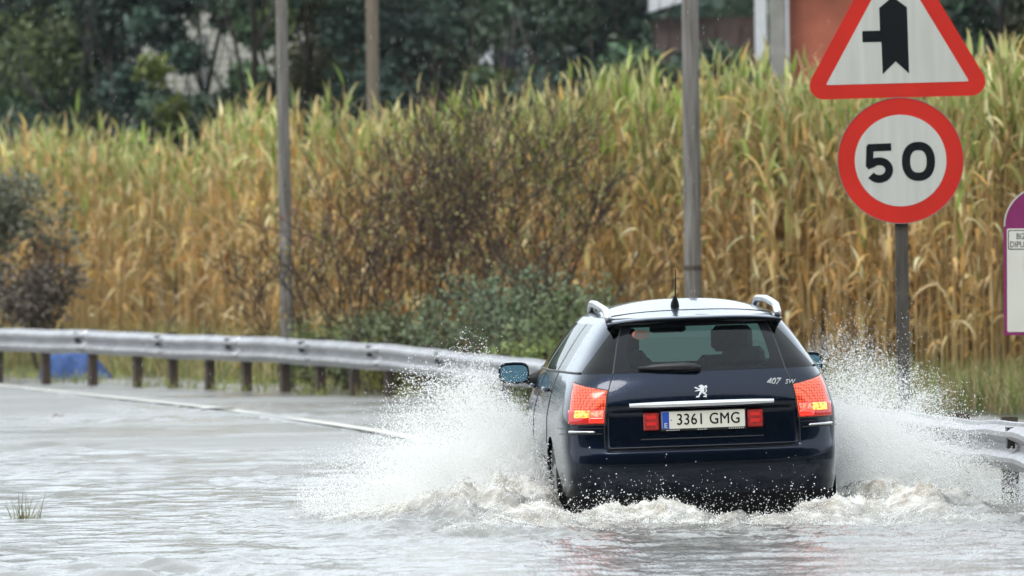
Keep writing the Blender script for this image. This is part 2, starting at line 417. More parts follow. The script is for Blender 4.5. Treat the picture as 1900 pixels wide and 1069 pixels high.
def water_material():
    m, nt, b = newmat('flood_water')
    at_ = nt.nodes.new('ShaderNodeAttribute'); at_.attribute_name = 'foam'
    tc = nt.nodes.new('ShaderNodeTexCoord'); mp = nt.nodes.new('ShaderNodeMapping'); mp.inputs['Scale'].default_value = (1, .22, 1)
    nt.links.new(tc.outputs['Object'], mp.inputs[0])
    n1 = nt.nodes.new('ShaderNodeTexNoise'); n1.inputs['Scale'].default_value = 7; n1.inputs['Detail'].default_value = 5
    n2 = nt.nodes.new('ShaderNodeTexNoise'); n2.inputs['Scale'].default_value = 55; n2.inputs['Detail'].default_value = 4
    for n in (n1, n2): nt.links.new(mp.outputs[0], n.inputs['Vector'])
    ad = nt.nodes.new('ShaderNodeMath'); ad.operation = 'MULTIPLY_ADD'; ad.inputs[1].default_value = .5
    nt.links.new(n2.outputs['Fac'], ad.inputs[0]); nt.links.new(n1.outputs['Fac'], ad.inputs[2])
    bp = nt.nodes.new('ShaderNodeBump'); bp.inputs['Strength'].default_value = .5; bp.inputs['Distance'].default_value = .03
    nt.links.new(ad.outputs[0], bp.inputs['Height']); nt.links.new(bp.outputs[0], b.inputs['Normal'])
    # foam broken up by fine noise
    n3 = nt.nodes.new('ShaderNodeTexNoise'); n3.inputs['Scale'].default_value = 26; n3.inputs['Detail'].default_value = 6; n3.inputs['Roughness'].default_value = .65
    nt.links.new(tc.outputs['Object'], n3.inputs['Vector'])
    mm = nt.nodes.new('ShaderNodeMath'); mm.operation = 'MULTIPLY_ADD'; mm.inputs[1].default_value = 1.9; mm.inputs[2].default_value = -.95
    nt.links.new(n3.outputs['Fac'], mm.inputs[0])
    sm = nt.nodes.new('ShaderNodeMath'); sm.operation = 'ADD'; nt.links.new(at_.outputs['Fac'], sm.inputs[0]); nt.links.new(mm.outputs[0], sm.inputs[1])
    mu = nt.nodes.new('ShaderNodeMath'); mu.operation = 'MULTIPLY'; mu.use_clamp = True
    nt.links.new(sm.outputs[0], mu.inputs[0]); nt.links.new(at_.outputs['Fac'], mu.inputs[1])
    cm = nt.nodes.new('ShaderNodeMix'); cm.data_type = 'RGBA'; nt.links.new(mu.outputs[0], cm.inputs[0])
    cm.inputs[6].default_value = (.21, .205, .19, 1)
    n4 = nt.nodes.new('ShaderNodeTexNoise'); n4.inputs['Scale'].default_value = 9; n4.inputs['Detail'].default_value = 5; nt.links.new(tc.outputs['Object'], n4.inputs['Vector'])
    fr_ = nt.nodes.new('ShaderNodeValToRGB'); fr_.color_ramp.elements[0].position = .36; fr_.color_ramp.elements[1].position = .64
    fr_.color_ramp.elements[0].color = (.34, .305, .25, 1); fr_.color_ramp.elements[1].color = (.72, .70, .66, 1); nt.links.new(n4.outputs['Fac'], fr_.inputs[0]); nt.links.new(fr_.outputs[0], cm.inputs[7])
    nt.links.new(cm.outputs[2], b.inputs['Base Color'])
    mr = nt.nodes.new('ShaderNodeMapRange'); mr.inputs['To Min'].default_value = .07; mr.inputs['To Max'].default_value = .6
    nt.links.new(mu.outputs[0], mr.inputs['Value'])
    ar = nt.nodes.new('ShaderNodeAttribute'); ar.attribute_name = 'ripple'; ra = nt.nodes.new('ShaderNodeMath'); ra.operation = 'ADD'
    nt.links.new(mr.outputs[0], ra.inputs[0]); nt.links.new(ar.outputs['Fac'], ra.inputs[1]); nt.links.new(ra.outputs[0], b.inputs['Roughness'])
    b.inputs['IOR'].default_value = 1.333
    return m
M_water = water_material()
nx, ny = len(xs), len(ys)
V1 = np.stack([X, Y, H], -1).reshape(-1, 3); i = np.arange((nx-1)*(ny-1)); a = (i//(nx-1))*nx + i % (nx-1)
Q1 = np.stack([a, a+1, a+1+nx, a+nx], 1)
O = [(-300, -22), (300, -22), (300, 185), (-300, 185), (PX0, PY0), (PX1, PY0), (PX1, PY1), (PX0, PY1)]
V2 = np.array([(p[0], p[1], 0) for p in O]); nb = len(V1)
Q2 = np.array([(0, 1, 5, 4), (1, 2, 6, 5), (2, 3, 7, 6), (3, 0, 4, 7)]) + nb
wo = mesh('water', np.concatenate([V1, V2]), np.concatenate([Q1, Q2]), M_water, attrs={'foam': np.concatenate([FO.ravel(), np.zeros(8)]), 'ripple': np.concatenate([(.03+sstep(56, 76, Y)*(.05+.34*sstep(.30, .62, fbm(X*.3, Y*.42, 4)))).ravel(), np.full(8, .3)])})
tag(wo, 'grey brown flood water covering the road', kind='structure')

# ------------------------------------------------------------------ plant builders
def blades(base, az, e0, droop, L, W, col, nseg=5, twist=None, tip=None, ex=None):
    N = len(az); s = np.linspace(0, 1, nseg+1)
    ang = e0[:, None] - droop[:, None]*s[None]**(1.2 if ex is None else ex[:, None])
    ds = L[:, None]/nseg
    hx = np.concatenate([np.zeros((N, 1)), np.cumsum(np.cos(ang[:, :-1])*ds, 1)], 1)
    hz = np.concatenate([np.zeros((N, 1)), np.cumsum(np.sin(ang[:, :-1])*ds, 1)], 1)
    ca, sa = np.cos(az)[:, None], np.sin(az)[:, None]
    P = np.stack([base[:, 0:1]+hx*ca, base[:, 1:2]+hx*sa, base[:, 2:3]+hz], -1)
    w = (W[:, None]/2)*np.clip(np.minimum(1, .35+3*s)*(1-s**2.2), .02, 1)[None]
    tw = (np.zeros(N) if twist is None else twist)[:, None]*s[None]
    side = np.stack([-sa*np.cos(tw), ca*np.cos(tw), np.sin(tw)], -1)
    A = P + side*w[..., None]; B = P - side*w[..., None]
    V = np.stack([A, B], 2).reshape(-1, 3)
    per = (nseg+1)*2
    q = np.array([(2*i, 2*i+1, 2*i+3, 2*i+2) for i in range(nseg)])
    Q = (np.arange(N)[:, None, None]*per + q[None]).reshape(-1, 4)
    c = np.repeat(col[:, None, :], per, 1)
    if tip is not None:
        f = np.repeat(s, 2)[None, :, None]**1.5
        c = c*(1-f) + tip[:, None, :]*f
    return V, Q, c.reshape(-1, 3)
def prisms(P0, P1, r0, r1, col, n=3):
    d = P1-P0; d /= np.linalg.norm(d, axis=1)[:, None]+1e-9
    a = np.where(np.abs(d[:, 2:3]) < .9, np.array([[0, 0, 1.]]), np.array([[1., 0, 0]]))
    n1 = np.cross(d, a); n1 /= np.linalg.norm(n1, axis=1)[:, None]; n2 = np.cross(d, n1)
    t = np.arange(n)*2*math.pi/n
    ring = n1[:, None]*np.cos(t)[None, :, None] + n2[:, None]*np.sin(t)[None, :, None]
    V = np.concatenate([P0[:, None]+ring*r0[:, None, None], P1[:, None]+ring*r1[:, None, None]], 1)
    q = np.array([(k, (k+1) % n, n+(k+1) % n, n+k) for k in range(n)])
    Q = (np.arange(len(P0))[:, None, None]*2*n + q[None]).reshape(-1, 4)
    return V.reshape(-1, 3), Q, np.repeat(col[:, None], 2*n, 1).reshape(-1, 3)
def cat(parts):
    V, Q, Cc, b = [], [], [], 0
    for v, q, c in parts: V.append(v); Q.append(q+b); Cc.append(c); b += len(v)
    return np.concatenate(V), np.concatenate(Q), np.concatenate(Cc)

def reed_canes(px, py, pz, h, lean_az, lean, rg, green=None):
    """many canes: stalks with alternate arching leaves, dry below and green above"""
    N = len(px); base = np.stack([px, py, pz], 1); parts = []
    nn = 4; ts = np.linspace(0, 1, nn+1)
    def pos(idx, t):
        hh = h[idx]; o = lean[idx]*hh*t**2
        return np.stack([base[idx, 0]+np.cos(lean_az[idx])*o, base[idx, 1]+np.sin(lean_az[idx])*o, base[idx, 2]+hh*t], 1)
    allI = np.arange(N)
    sc = np.array([.58, .42, .19])*rg.uniform(.6, 1.2, (N, 1))
    for k in range(nn):
        parts.append(prisms(pos(allI, np.full(N, ts[k])), pos(allI, np.full(N, ts[k+1])), np.full(N, .016*(1-.6*ts[k])), np.full(N, .016*(1-.6*ts[k+1])), sc))
    nl = 16
    I = np.repeat(allI, nl); t = np.tile(np.linspace(.16, 1.0, nl), N) + rg.normal(0, .02, N*nl); t = np.clip(t, .05, 1)
    keep = rg.random(len(I)) < np.where(t < .35, .55, .95); I, t = I[keep], t[keep]; n = len(I)
    az = rg.uniform(0, 2*math.pi, n)
    gshift = np.zeros(N) if green is None else green
    g = np.clip((t + gshift[I] + rg.normal(0, .15, n) - .735)/.20, 0, 1)          # 0 dry .. 1 green
    L = rg.uniform(.28, .62, n)*(1-.25*(t > .93)); W = rg.uniform(.030, .072, n)
    hang = rg.random(n) < .45
    e0 = np.where(g > .5, rg.normal(1.15, .2, n), rg.normal(1.22, .22, n))
    droop = np.where(g > .5, rg.uniform(.2, 2.4, n), np.where(hang, rg.uniform(2.3, 2.9, n), rg.uniform(.1, 1.9, n)))
    up = t > .93; e0 = np.where(up, rg.normal(1.3, .15, n), e0); droop = np.where(up, rg.uniform(.2, 1.4, n), droop)
    dry = np.array([.78, .46, .15])*rg.uniform(.5, 1.22, (n, 1)) ; pale = np.array([.95, .80, .50])
    dry = dry + (pale-dry)*(rg.random((n, 1))**1.7)*.85
    orange = rg.random(n) < .06; dry[orange] = np.array([.50, .23, .06])*rg.uniform(.7, 1.2, (orange.sum(), 1))
    gr = np.array([.16, .25, .035])*rg.uniform(.5, 1.4, (n, 1)); yel = np.array([.66, .66, .30])
    gr = gr + (yel-gr)*(rg.random((n, 1))**2.4)*.85
    col = dry*(1-g[:, None]) + gr*g[:, None]
    col = np.clip(col*rg.uniform(.68, 1.42, N)[I][:, None], 0, .95)
    tip = np.where(rg.random((n, 1)) < .5, col*.9+np.array([.05, .03, .0]), np.array([[.5, .36, .16]]))
    parts.append(blades(pos(I, t), az, e0, droop, L, W, col, 5, rg.normal(0, .9, n), tip, np.where(g > .5, 2.0, np.where(hang, .42, 2.2))))
    return cat(parts)

# ------------------------------------------------------------------ reed bed
def front_D(x):
    return np.interp(x, [-400, 0, 560, 950, 1283, 1900, 2400], [140, 128, 110, 102, 96, 87, 80])
rg = np.random.default_rng(21)
NR = 5500
xpx = rg.uniform(-300, 2480, NR)
dep = rg.random(NR)**1.3*6.5
D = front_D(xpx) + dep
rx_ = (xpx-950)/F*D; ry_ = D + rg.normal(0, .25, NR)
clump = fbm(rx_*1.3, ry_*.5, 3)
hgt = np.interp(xpx, [-200, 60, 250, 330, 500, 640, 760, 950, 1150, 1300, 1480, 1600, 1750, 1900, 2200], [3.4, 3.4, 3.3, 3.5, 3.6, 3.35, 3.35, 3.55, 3.5, 3.5, 3.4, 3.35, 3.5, 3.7, 3.7]) - .03*dep + (fbm(xpx/60., dep*.3+3, 3)-.5)*1.1 + rg.normal(0, .20, NR)
gz = ground_z(rx_, ry_)
keep = clump > .33
V, Q, cc = reed_canes(rx_[keep], ry_[keep], gz[keep]-.05, hgt[keep], rg.normal(math.pi*.0, 1.6, keep.sum()), np.abs(rg.normal(.05, .06, keep.sum())), rg,
                      green=rg.normal(0, .11, keep.sum()) + (clump[keep]-.5)*.35 + np.interp(xpx[keep], [0, 600, 1200, 1900], [.0, .03, .05, .06]))
tag(mesh('reed_bed', V, Q, M_reed, col=cc, smooth=False), 'tall dry reed bed with tan leaves and green tops', 'reeds', kind='stuff')

def lone_reed(x, ybase, D, h, lean, label, n=3):
    p = at(x, ybase, D); r = np.random.default_rng(int(x)); z = float(ground_z(p[0:1], p[1:2])[0])
    k = np.arange(n)
    V, Q, c = reed_canes(r.normal(0, .10, n), r.normal(0, .1, n), np.zeros(n), h*r.uniform(.85, 1.05, n), np.full(n, lean[0])+r.normal(0, .5, n), np.full(n, lean[1]), r, green=np.full(n, .2))
    o = mesh('reed_clump', V, Q, M_reed, col=c, smooth=False); o.location = (p[0], p[1], z-.04)
    tag(o, label, 'reed', 'reed canes standing clear of the bed')
lone_reed(1035, 620, 96.5, 3.1, (0.3, .06), 'green topped reed canes in front of the bare brown shrubs')
lone_reed(1420, 640, 91.0, 3.6, (2.6, .05), 'reed canes just right of the tall grey pole')
lone_reed(1790, 650, 86.0, 3.9, (0.6, .05), 'reed canes between speed limit sign and purple sign')
lone_reed(455, 600, 112, 3.9, (2.8, .07), 'reed canes just left of the thin grey pole')

# ------------------------------------------------------------------ shrubs
def branch_tree(rg, base, n_stems, height, spread, levels=3, r0=.022, kids=5, bend=.25):
    """list of (P0,P1,r0,r1) segments plus tip points"""
    segs, tips = [], []
    def grow(p, d, L, r, lev):
        n = 4; q = np.array(p, float); d = np.array(d, float)
        for k in range(n):
            d2 = d + rg.normal(0, bend*.5, 3); d2[2] += .05; d2 /= np.linalg.norm(d2)
            q2 = q + d2*L/n; ra, rb = r*(1-.7*k/n), r*(1-.7*(k+1)/n)
            segs.append((q, q2, ra, rb))
            if lev > 0 and k > 0:
                for _ in range(max(1, kids//3 + int(rg.random() < .6))):
                    a = rg.normal(0, 1, 3); a[2] = abs(a[2])*.6; dd = d2*1.0 + a*.62; dd /= np.linalg.norm(dd)
                    grow(q2, dd, L*rg.uniform(.38, .62), rb*.62, lev-1)
            if lev == 0: tips.append(q2)
            q, d = q2, d2
        tips.append(q)
    for i in range(n_stems):
        a = rg.uniform(0, 2*math.pi); sp = spread*rg.uniform(.2, 1)
        grow(np.array(base) + np.array((math.cos(a)*.012, math.sin(a)*.012, 0)), (math.cos(a)*sp, math.sin(a)*sp, 1), height*rg.uniform(.55, .8), r0*rg.uniform(.7, 1.1), levels)
    return segs, np.array(tips)
def leaf_quads(P, size, col, rg, up=.3):
    n = len(P); a = rg.normal(0, 1, (n, 3)); a /= np.linalg.norm(a, axis=1)[:, None]
    b = rg.normal(0, 1, (n, 3)); b[:, 2] += up; b -= a*(a*b).sum(1)[:, None]; b /= np.linalg.norm(b, axis=1)[:, None]
    sa = (size*rg.uniform(.6, 1.3, n))[:, None]; sb = sa*rg.uniform(.4, .7, (n, 1))
    V = np.stack([P-a*sa, P-b*sb+a*sa*.1, P+a*sa, P+b*sb+a*sa*.1], 1).reshape(-1, 3)
    Q = np.arange(4*n).reshape(n, 4)
    return V, Q, np.repeat(col[:, None], 4, 1).reshape(-1, 3)
def shrub(name, x, D, h, spread, stems, label, group, leafcol=None, nleaf=0, lsize=.035, levels=3, woodcol=(.040, .027, .022), seed=1, kids=5, r0=.022, catg='shrub', leaf_low=0.0, leaf_high=1.0):
    r = np.random.default_rng(seed); p = at(x, 600, D); z = float(ground_z(p[0:1], p[1:2])[0])
    segs, tips = branch_tree(r, (0, 0, 0), stems, h, spread, levels, r0, kids)
    P0 = np.array([s[0] for s in segs]); P1 = np.array([s[1] for s in segs])
    wc = np.array(woodcol)*r.uniform(.6, 1.5, (len(segs), 1)) + np.array((.03, .008, .0))*r.random((len(segs), 1))
    V, Q, c = prisms(P0, P1, np.array([max(s[2], .0048) for s in segs]), np.array([max(s[3], .0042) for s in segs]), wc, 4)
    root = empty(name, (p[0], p[1], z-.05)); root.rotation_euler = (0, 0, r.uniform(0, 6.3))
    tag(root, label, catg, group)
    mesh('branches', V, Q, M_leaf, root, smooth=False, col=c)
    if nleaf:
        zt = tips[:, 2]; ok = (zt >= leaf_low*h) & (zt <= leaf_high*h); tp = tips[ok] if ok.any() else tips
        P = tp[r.integers(0, len(tp), nleaf)] + r.normal(0, .09, (nleaf, 3))
        P[:, 2] = np.maximum(P[:, 2], .05)
        col = (np.array(leafcol)*1.65 + np.array((.028, .014, .004)))*r.uniform(.5, 1.6, (nleaf, 1))
        V, Q, c = leaf_quads(P, np.full(nleaf, lsize), col, r)
        mesh('foliage', V, Q, M_leaf, root, smooth=False, col=c)
    return root
G1 = 'bare brown shrubs before the reeds'
shrub('bare_shrub', 690, 95.5, 2.9, .45, 4, 'bare brown shrub, leftmost of those between the two grey poles', G1, (.10, .09, .03), 500, seed=31, r0=.026)
shrub('bare_shrub', 775, 96, 3.1, .42, 5, 'reddish brown bare shrub behind the middle of the splashed guardrail', G1, (.12, .05, .03), 500, seed=32, r0=.026, woodcol=(.07, .034, .028))
shrub('bare_shrub', 850, 95.5, 3.4, .40, 5, 'densest dark twiggy shrub, in the middle of the bare shrubs', G1, (.10, .085, .03), 600, seed=33, r0=.028)
shrub('bare_shrub', 945, 94.5, 3.4, .45, 5, 'tall dark branched shrub above the car door mirror', G1, (.10, .10, .035), 700, seed=34, r0=.03)
shrub('bare_shrub', 1035, 93.5, 3.1, .40, 4, 'bare shrub nearest the grey pole, above the left roof rail', G1, (.09, .09, .03), 400, seed=35, r0=.03)
shrub('bare_shrub', 620, 97.5, 2.4, .6, 4, 'low thin bare shrub leaning toward the thin grey pole', G1, (.13, .10, .04), 400, seed=36)
G2 = 'grey green bushes behind the guardrail'
bl = [(600, 97.5, 1.25, 'small pale green bush right of the thin grey pole', (.085, .12, .045)),
      (690, 96, 1.3, 'grey green bush behind the guardrail, second right of the thin pole', (.075, .105, .05)),
      (785, 94.5, 1.35, 'mid green bush above the spray on the guardrail', (.075, .10, .05)),
      (880, 92.5, 1.65, 'tall blue green bush left of the car door mirror', (.070, .105, .062)),
      (965, 91, 1.75, 'blue green leafy bush right beside the car windows', (.068, .105, .06)),
      (1050, 89.5, 1.5, 'green bush half hidden behind the car roof', (.075, .11, .05)),
      (740, 95, .9, 'low bush with yellowish leaves close behind the guardrail', (.13, .14, .04)),
      (990, 88.5, .95, 'low fresh green bush just over the guardrail beside the car', (.10, .14, .04))]
for i, (x, D_, h, lab, lc) in enumerate(bl):
    shrub('green_bush', x, D_, h, .75, 7, lab, G2, lc, 2000, .034, 2, seed=50+i, catg='bush', kids=4, r0=.016)
shrub('dark_bush', -10, 117, 3.0, .5, 7, 'large dark olive bush at the left edge above the guardrail', None, (.075, .09, .062), 3600, .055, 3, (.03, .022, .02), seed=70, catg='bush', leaf_low=.1)
shrub('dark_bush', 80, 115, 1.7, .6, 6, 'low dark brown bush left of the green grass', None, (.06, .055, .045), 2000, .05, 3, (.03, .02, .018), seed=71, catg='bush')

# ------------------------------------------------------------------ grass along the verge
def grass_patch(name, pts, hmin, hmax, cols, label, rg, width=.012, kind='stuff', bend=1.2):
    n = len(pts); c = np.array(cols)[rg.integers(0, len(cols), n)]*rg.uniform(.6, 1.35, (n, 1))
    V, Q, cc = blades(pts, rg.uniform(0, 6.3, n), rg.normal(1.25, .2, n), rg.uniform(.2, bend, n), rg.uniform(hmin, hmax, n), np.full(n, width)*rg.uniform(.7, 1.4, n), c, 3, None, c*.9+np.array([.06, .05, .01]))
    o = mesh(name, V, Q, M_grass, col=cc, smooth=False); tag(o, label, 'grass', kind=kind); return o
rg = np.random.default_rng(8)
def scatter(n, xr, f0, f1):
    x = rg.uniform(*xr, n); D0 = np.interp(x, [-200, 0, 580, 861, 1003, 1300, 1560, 1690, 1900, 2100], [113, 108.5, 93.5, 88.5, 84, 75, 65, 66, 66, 64]); D1 = front_D(x)
    D = D0 + (D1-D0)*rg.uniform(f0, f1, n); X = (x-950)/F*D
    return np.stack([X, D, ground_z(X, D)-.02], 1), x
p1, x1 = scatter(15000, (-180, 1400), .52, 1.05)
dens = fbm(p1[:, 0]*.9, p1[:, 1]*.35, 3); p1 = p1[dens > .42]
grass_patch('tall_grass', p1, .35, 1.0, [(.14, .19, .05), (.20, .23, .07), (.30, .26, .11), (.40, .30, .14)], 'tall rank green and straw grass before the reeds', rg, .017)
p2, x2 = scatter(9000, (-180, 1400), 0.0, .5)
dens = fbm(p2[:, 0]*1.6+4, p2[:, 1]*.8, 3); p2 = p2[dens > .50]; p2[:, 2] = np.maximum(p2[:, 2], -.03)
grass_patch('verge_grass', p2, .07, .26, [(.22, .25, .06), (.30, .29, .08), (.16, .2, .05)], 'short flooded grass in tufts under the guardrail', rg, .012)
p3, x3 = scatter(9000, (1500, 2100), .45, 1.0)
dens = fbm(p3[:, 0]*1.1+9, p3[:, 1]*.5, 3); p3 = p3[(dens > .40)]
grass_patch('bank_grass', p3, .15, .6, [(.10, .15, .03), (.14, .18, .04), (.22, .19, .08), (.28, .2, .1)], 'green and dry grass at the foot of the reeds right', rg, .014)

# grass tuft standing in the water, left foreground
tb = at(45, 960, 50.2); r = np.random.default_rng(3)
n = 90; ang = r.uniform(0, 6.3, n); rad = np.abs(r.normal(0, .055, n))
pb = np.stack([np.cos(ang)*rad*1.5, np.sin(ang)*rad, np.full(n, -.05)], 1)
cc = np.array([(.16, .17, .04), (.22, .21, .05), (.10, .09, .04)])[r.integers(0, 3, n)]*r.uniform(.6, 1.2, (n, 1))
V, Q, cl = blades(pb, ang+r.normal(0, .5, n), r.normal(1.05, .3, n), r.uniform(.1, 1.2, n), np.where(r.random(n) < .22, r.uniform(.18, .28, n), r.uniform(.06, .14, n)), np.full(n, .006), cc, 4)
o = mesh('grass_tuft', V, Q, M_grass, col=cl, smooth=False); o.location = (tb[0], tb[1], 0)
tag(o, 'small green grass tuft poking out of the flood water', 'grass tuft')

# ------------------------------------------------------------------ trees behind the reeds
def tree(x, D, h, rw, label, cols, seed, crown_base=.12, nleaf=9000, lsize=.16, trunk_r=.16, name='broadleaf_tree', blobs=16):
    r = np.random.default_rng(seed); p = at(x, 300, D); z = float(ground_z(p[0:1], p[1:2])[0])
    root = empty(name, (p[0], p[1], z-.1)); tag(root, label, 'tree', 'trees behind the reed bed')
    segs, tips = branch_tree(r, (0, 0, 0), 1, h*1.15, .12, 2, trunk_r, 4, .18)
    P0 = np.array([s[0] for s in segs]); P1 = np.array([s[1] for s in segs])
    wc = np.array((.035, .027, .02))*r.uniform(.7, 1.3, (len(segs), 1))
    V, Q, c = prisms(P0, P1, np.array([max(s[2], .012) for s in segs]), np.array([max(s[3], .01) for s in segs]), wc, 6)
    mesh('trunk', V, Q, M_leaf, root, smooth=False, col=c)
    cen = np.stack([r.uniform(-.75, .75, blobs)*rw, r.uniform(-.6, .6, blobs)*rw, h*r.uniform(crown_base, .92, blobs)], 1)
    rad = rw*r.uniform(.28, .5, blobs)
    bi = r.integers(0, blobs, nleaf); dirn = r.normal(0, 1, (nleaf, 3)); dirn /= np.linalg.norm(dirn, axis=1)[:, None]
    rr = (r.random(nleaf)**.45)
    P = cen[bi] + dirn*(rad[bi]*rr)[:, None]*np.array([1, 1, .85]); P[:, 2] = np.maximum(P[:, 2], .15)
    # droop the leaves into sprays
    P += r.normal(0, .10, P.shape)
    bc = np.array(cols)[r.integers(0, len(cols), blobs)]
    col = bc[bi]*np.array((2.2, 2.3, 2.25))*r.uniform(.55, 1.5, (nleaf, 1))*(.6+.8*r.random(blobs)[bi][:, None])
    V, Q, c = leaf_quads(P, np.full(nleaf, lsize), col, r, up=.8)
    mesh('crown', V, Q, M_leaf, root, smooth=False, col=c)
    return root
DK = [(.028, .048, .026), (.036, .058, .028), (.022, .038, .026), (.05, .062, .022)]
DB = [(.022, .038, .028), (.030, .045, .028), (.018, .030, .024)]
OL = [(.05, .06, .02), (.035, .052, .024), (.06, .055, .022)]
TR = [(40, 176, 11, 2.6, 'olive dark tree second from the left edge', OL), (170, 172, 11.5, 2.7, 'dark green tree third from the left edge', DK),
      (250, 170, 11, 1.5, 'bluish dark tree behind the yellow green sapling', DB), (545, 172, 11.5, 1.75, 'dark tree behind the thin grey pole', DK),
      (610, 176, 11, 2.3, 'dark olive tree left of the brown wooden pole', OL), (770, 170, 11, 2.6, 'dark tree just right of the brown wooden pole', DB),
      (880, 174, 10.5, 2.2, 'olive tree below the white patch in the treetops', OL), (1010, 168, 10.5, 2.0, 'dark green tree in the middle behind the tallest reeds', DK),
      (1125, 164, 10, 2.2, 'dark tree left of the tall grey pole', DB), (1215, 160, 6.0, 1.7, 'lower dark tree touching the tall grey pole', DK),
      (1850, 150, 9.5, 2.4, 'dark tree showing right of the triangular warning sign', DK), (1990, 152, 10, 2.4, 'olive dark tree cut by the right edge above the purple sign', OL),
      (-120, 178, 11, 2.6, 'leftmost of the dark trees, cut by the left edge', DK),
      (316, 168, 10.5, .85, 'slim dark tree between yellow green sapling and pale slatted house', DB), (915, 165, 6.5, .95, 'low dark tree under the white house wall at the top centre', DK), (486, 167, 10.5, .7, 'slim dark tree covering the right side of pale slatted house', DK)]
for i, (x, D_, h, rw, lab, cols) in enumerate(TR):
    tree(x, D_, h, rw*1.0, lab, cols, 100+i, nleaf=15000, lsize=.115, blobs=22)
tree(305, 150, 6.1, .62, 'slim yellow green sapling in front of the dark trees', [(.052, .056, .009), (.040, .046, .009)], 140, .40, 2600, .10, .05, 'young_tree', 9)
# wooded slope beyond
rg = np.random.default_rng(77)
n = 80000; X_ = rg.uniform(-60, 60, n); Y_ = rg.uniform(192, 235, n); Z_ = ground_z(X_, Y_) + rg.uniform(0, 1, n)**.8*(9 + 3*fbm(X_*.15, Y_*.15, 2))
col = np.array(DB)[rg.integers(0, 3, n)]*(1.4+1.8*fbm(X_*.5, Z_*.6, 3)[:, None]) * rg.uniform(.7, 1.3, (n, 1))
V, Q, cc = leaf_quads(np.stack([X_, Y_, Z_], 1), np.full(n, .34), col, rg, .6)
tag(mesh('distant_wood', V, Q, M_leaf, col=cc, smooth=False), 'far dark wooded slope closing the view behind the trees', 'wood', kind='stuff')

# unseen wooded slope added behind the camera to darken reflections in the car
n = 34000; X_ = rg.uniform(-120, 120, n); Y_ = -rg.uniform(28, 112, n); Z_ = ground_z(X_, Y_) + rg.uniform(0, 1, n)**.8*(8 + 5*fbm(X_*.12, Y_*.12, 2))
col = np.array(DK)[rg.integers(0, 4, n)]*rg.uniform(.5, 1.4, (n, 1))
V, Q, cc = leaf_quads(np.stack([X_, Y_, Z_], 1), np.full(n, .95), col, rg, .6)
tag(mesh('unseen_reflection_wood', V, Q, M_leaf, col=cc, smooth=False), 'unseen wood added behind the camera to darken car reflections', 'wood', kind='stuff')

# ------------------------------------------------------------------ buildings behind
def wallmat(name, c, var=.12, scale=2): return pmat(name, c, .85, var=var, scale=scale, bump=.2)
M_cream = wallmat('cream_boards', (.40, .39, .34)); M_orange = wallmat('orange_render', (.40, .115, .065), .2, 1.2)
M_brown = wallmat('dark_brown_wall', (.075, .055, .05), .3, 1.5); M_concrete = wallmat('concrete_pillar', (.27, .26, .24), .2, 2)
M_white = pmat('white_paint', (.58, .60, .63), .6, var=.06); M_dark = pmat('dark_opening', (.02, .022, .028), .3)
M_rooft = pmat('roof_tile', (.16, .08, .06), .8, var=.3, scale=4)
# cream boarded house
Dh = 186.0; e = 1/F*Dh
c0 = at(408, 160, Dh); hb = empty('boarded_house', (c0[0], Dh, float(ground_z(c0[0:1], np.array([Dh]))[0])))
tag(hb, 'pale cream boarded house glimpsed between dark trees', 'house')
MB().box((0, 3.06, 4.8), (4.6, 6, 9.6)).build('wall', M_cream, hb)
for k in range(47):
    MB().box((0, .03, 1.0 + k*.18), (4.66, .05, .165), 0, .012).build('board', M_cream, hb)
rf = MB(); rf.add([(-2.6, -.4, 9.6), (2.6, -.4, 9.6), (2.6, 6.5, 9.6), (-2.6, 6.5, 9.6), (-2.6, 3, 11.6), (2.6, 3, 11.6)], [(0, 1, 5, 4), (2, 3, 4, 5), (0, 4, 3), (1, 2, 5), (0, 3, 2, 1)])
rf.build('roof', M_rooft, hb)
MB().tube([(-.35, -.06, .2), (-.35, -.06, 7.1)], .05).build('drain_pipe', pmat('pipe_grey', (.12, .12, .12), .6), hb)
MB().box((.4, -.02, 2.0), (3.4, .1, 1.5)).build('low_opening', M_dark, hb)
# orange house with concrete pillar, right
Do = 158.0
a0 = at(1458, 100, Do); a1 = at(1760, 100, Do); zg = float(ground_z(a0[0:1], np.array([Do]))[0])
ho = empty('orange_house', (a0[0], Do, zg)); tag(ho, 'orange rendered house with concrete corner pillar behind the signs', 'house')
wd = a1[0]-a0[0]
MB().box((wd/2, 3, 3.6), (wd, 6, 7.2)).build('wall', M_orange, ho)
MB().box((-.16, -.05, 3.6), (.31, .5, 7.2), 0, .02).build('pillar', M_concrete, ho)
MB().box((.03, -.33, 3.9), (.05, .05, 6.6)).build('drain_pipe', M_white, ho)
MB().add([(-.5, -.6, 7.2), (wd+.4, -.6, 7.2), (wd+.4, 6.5, 7.2), (-.5, 6.5, 7.2), (-.5, 3, 8.6), (wd+.4, 3, 8.6)], [(0, 1, 5, 4), (2, 3, 4, 5), (0, 4, 3), (1, 2, 5), (0, 3, 2, 1)]).build('roof', M_rooft, ho)
MB().box((-.55, .4, 2.6), (.45, .3, 5.2)).build('dark_doorway', M_dark, ho)
MB().box((-.5, .15, 6.25), (.24, .12, 2.0)).build('white_shutter', M_white, ho)
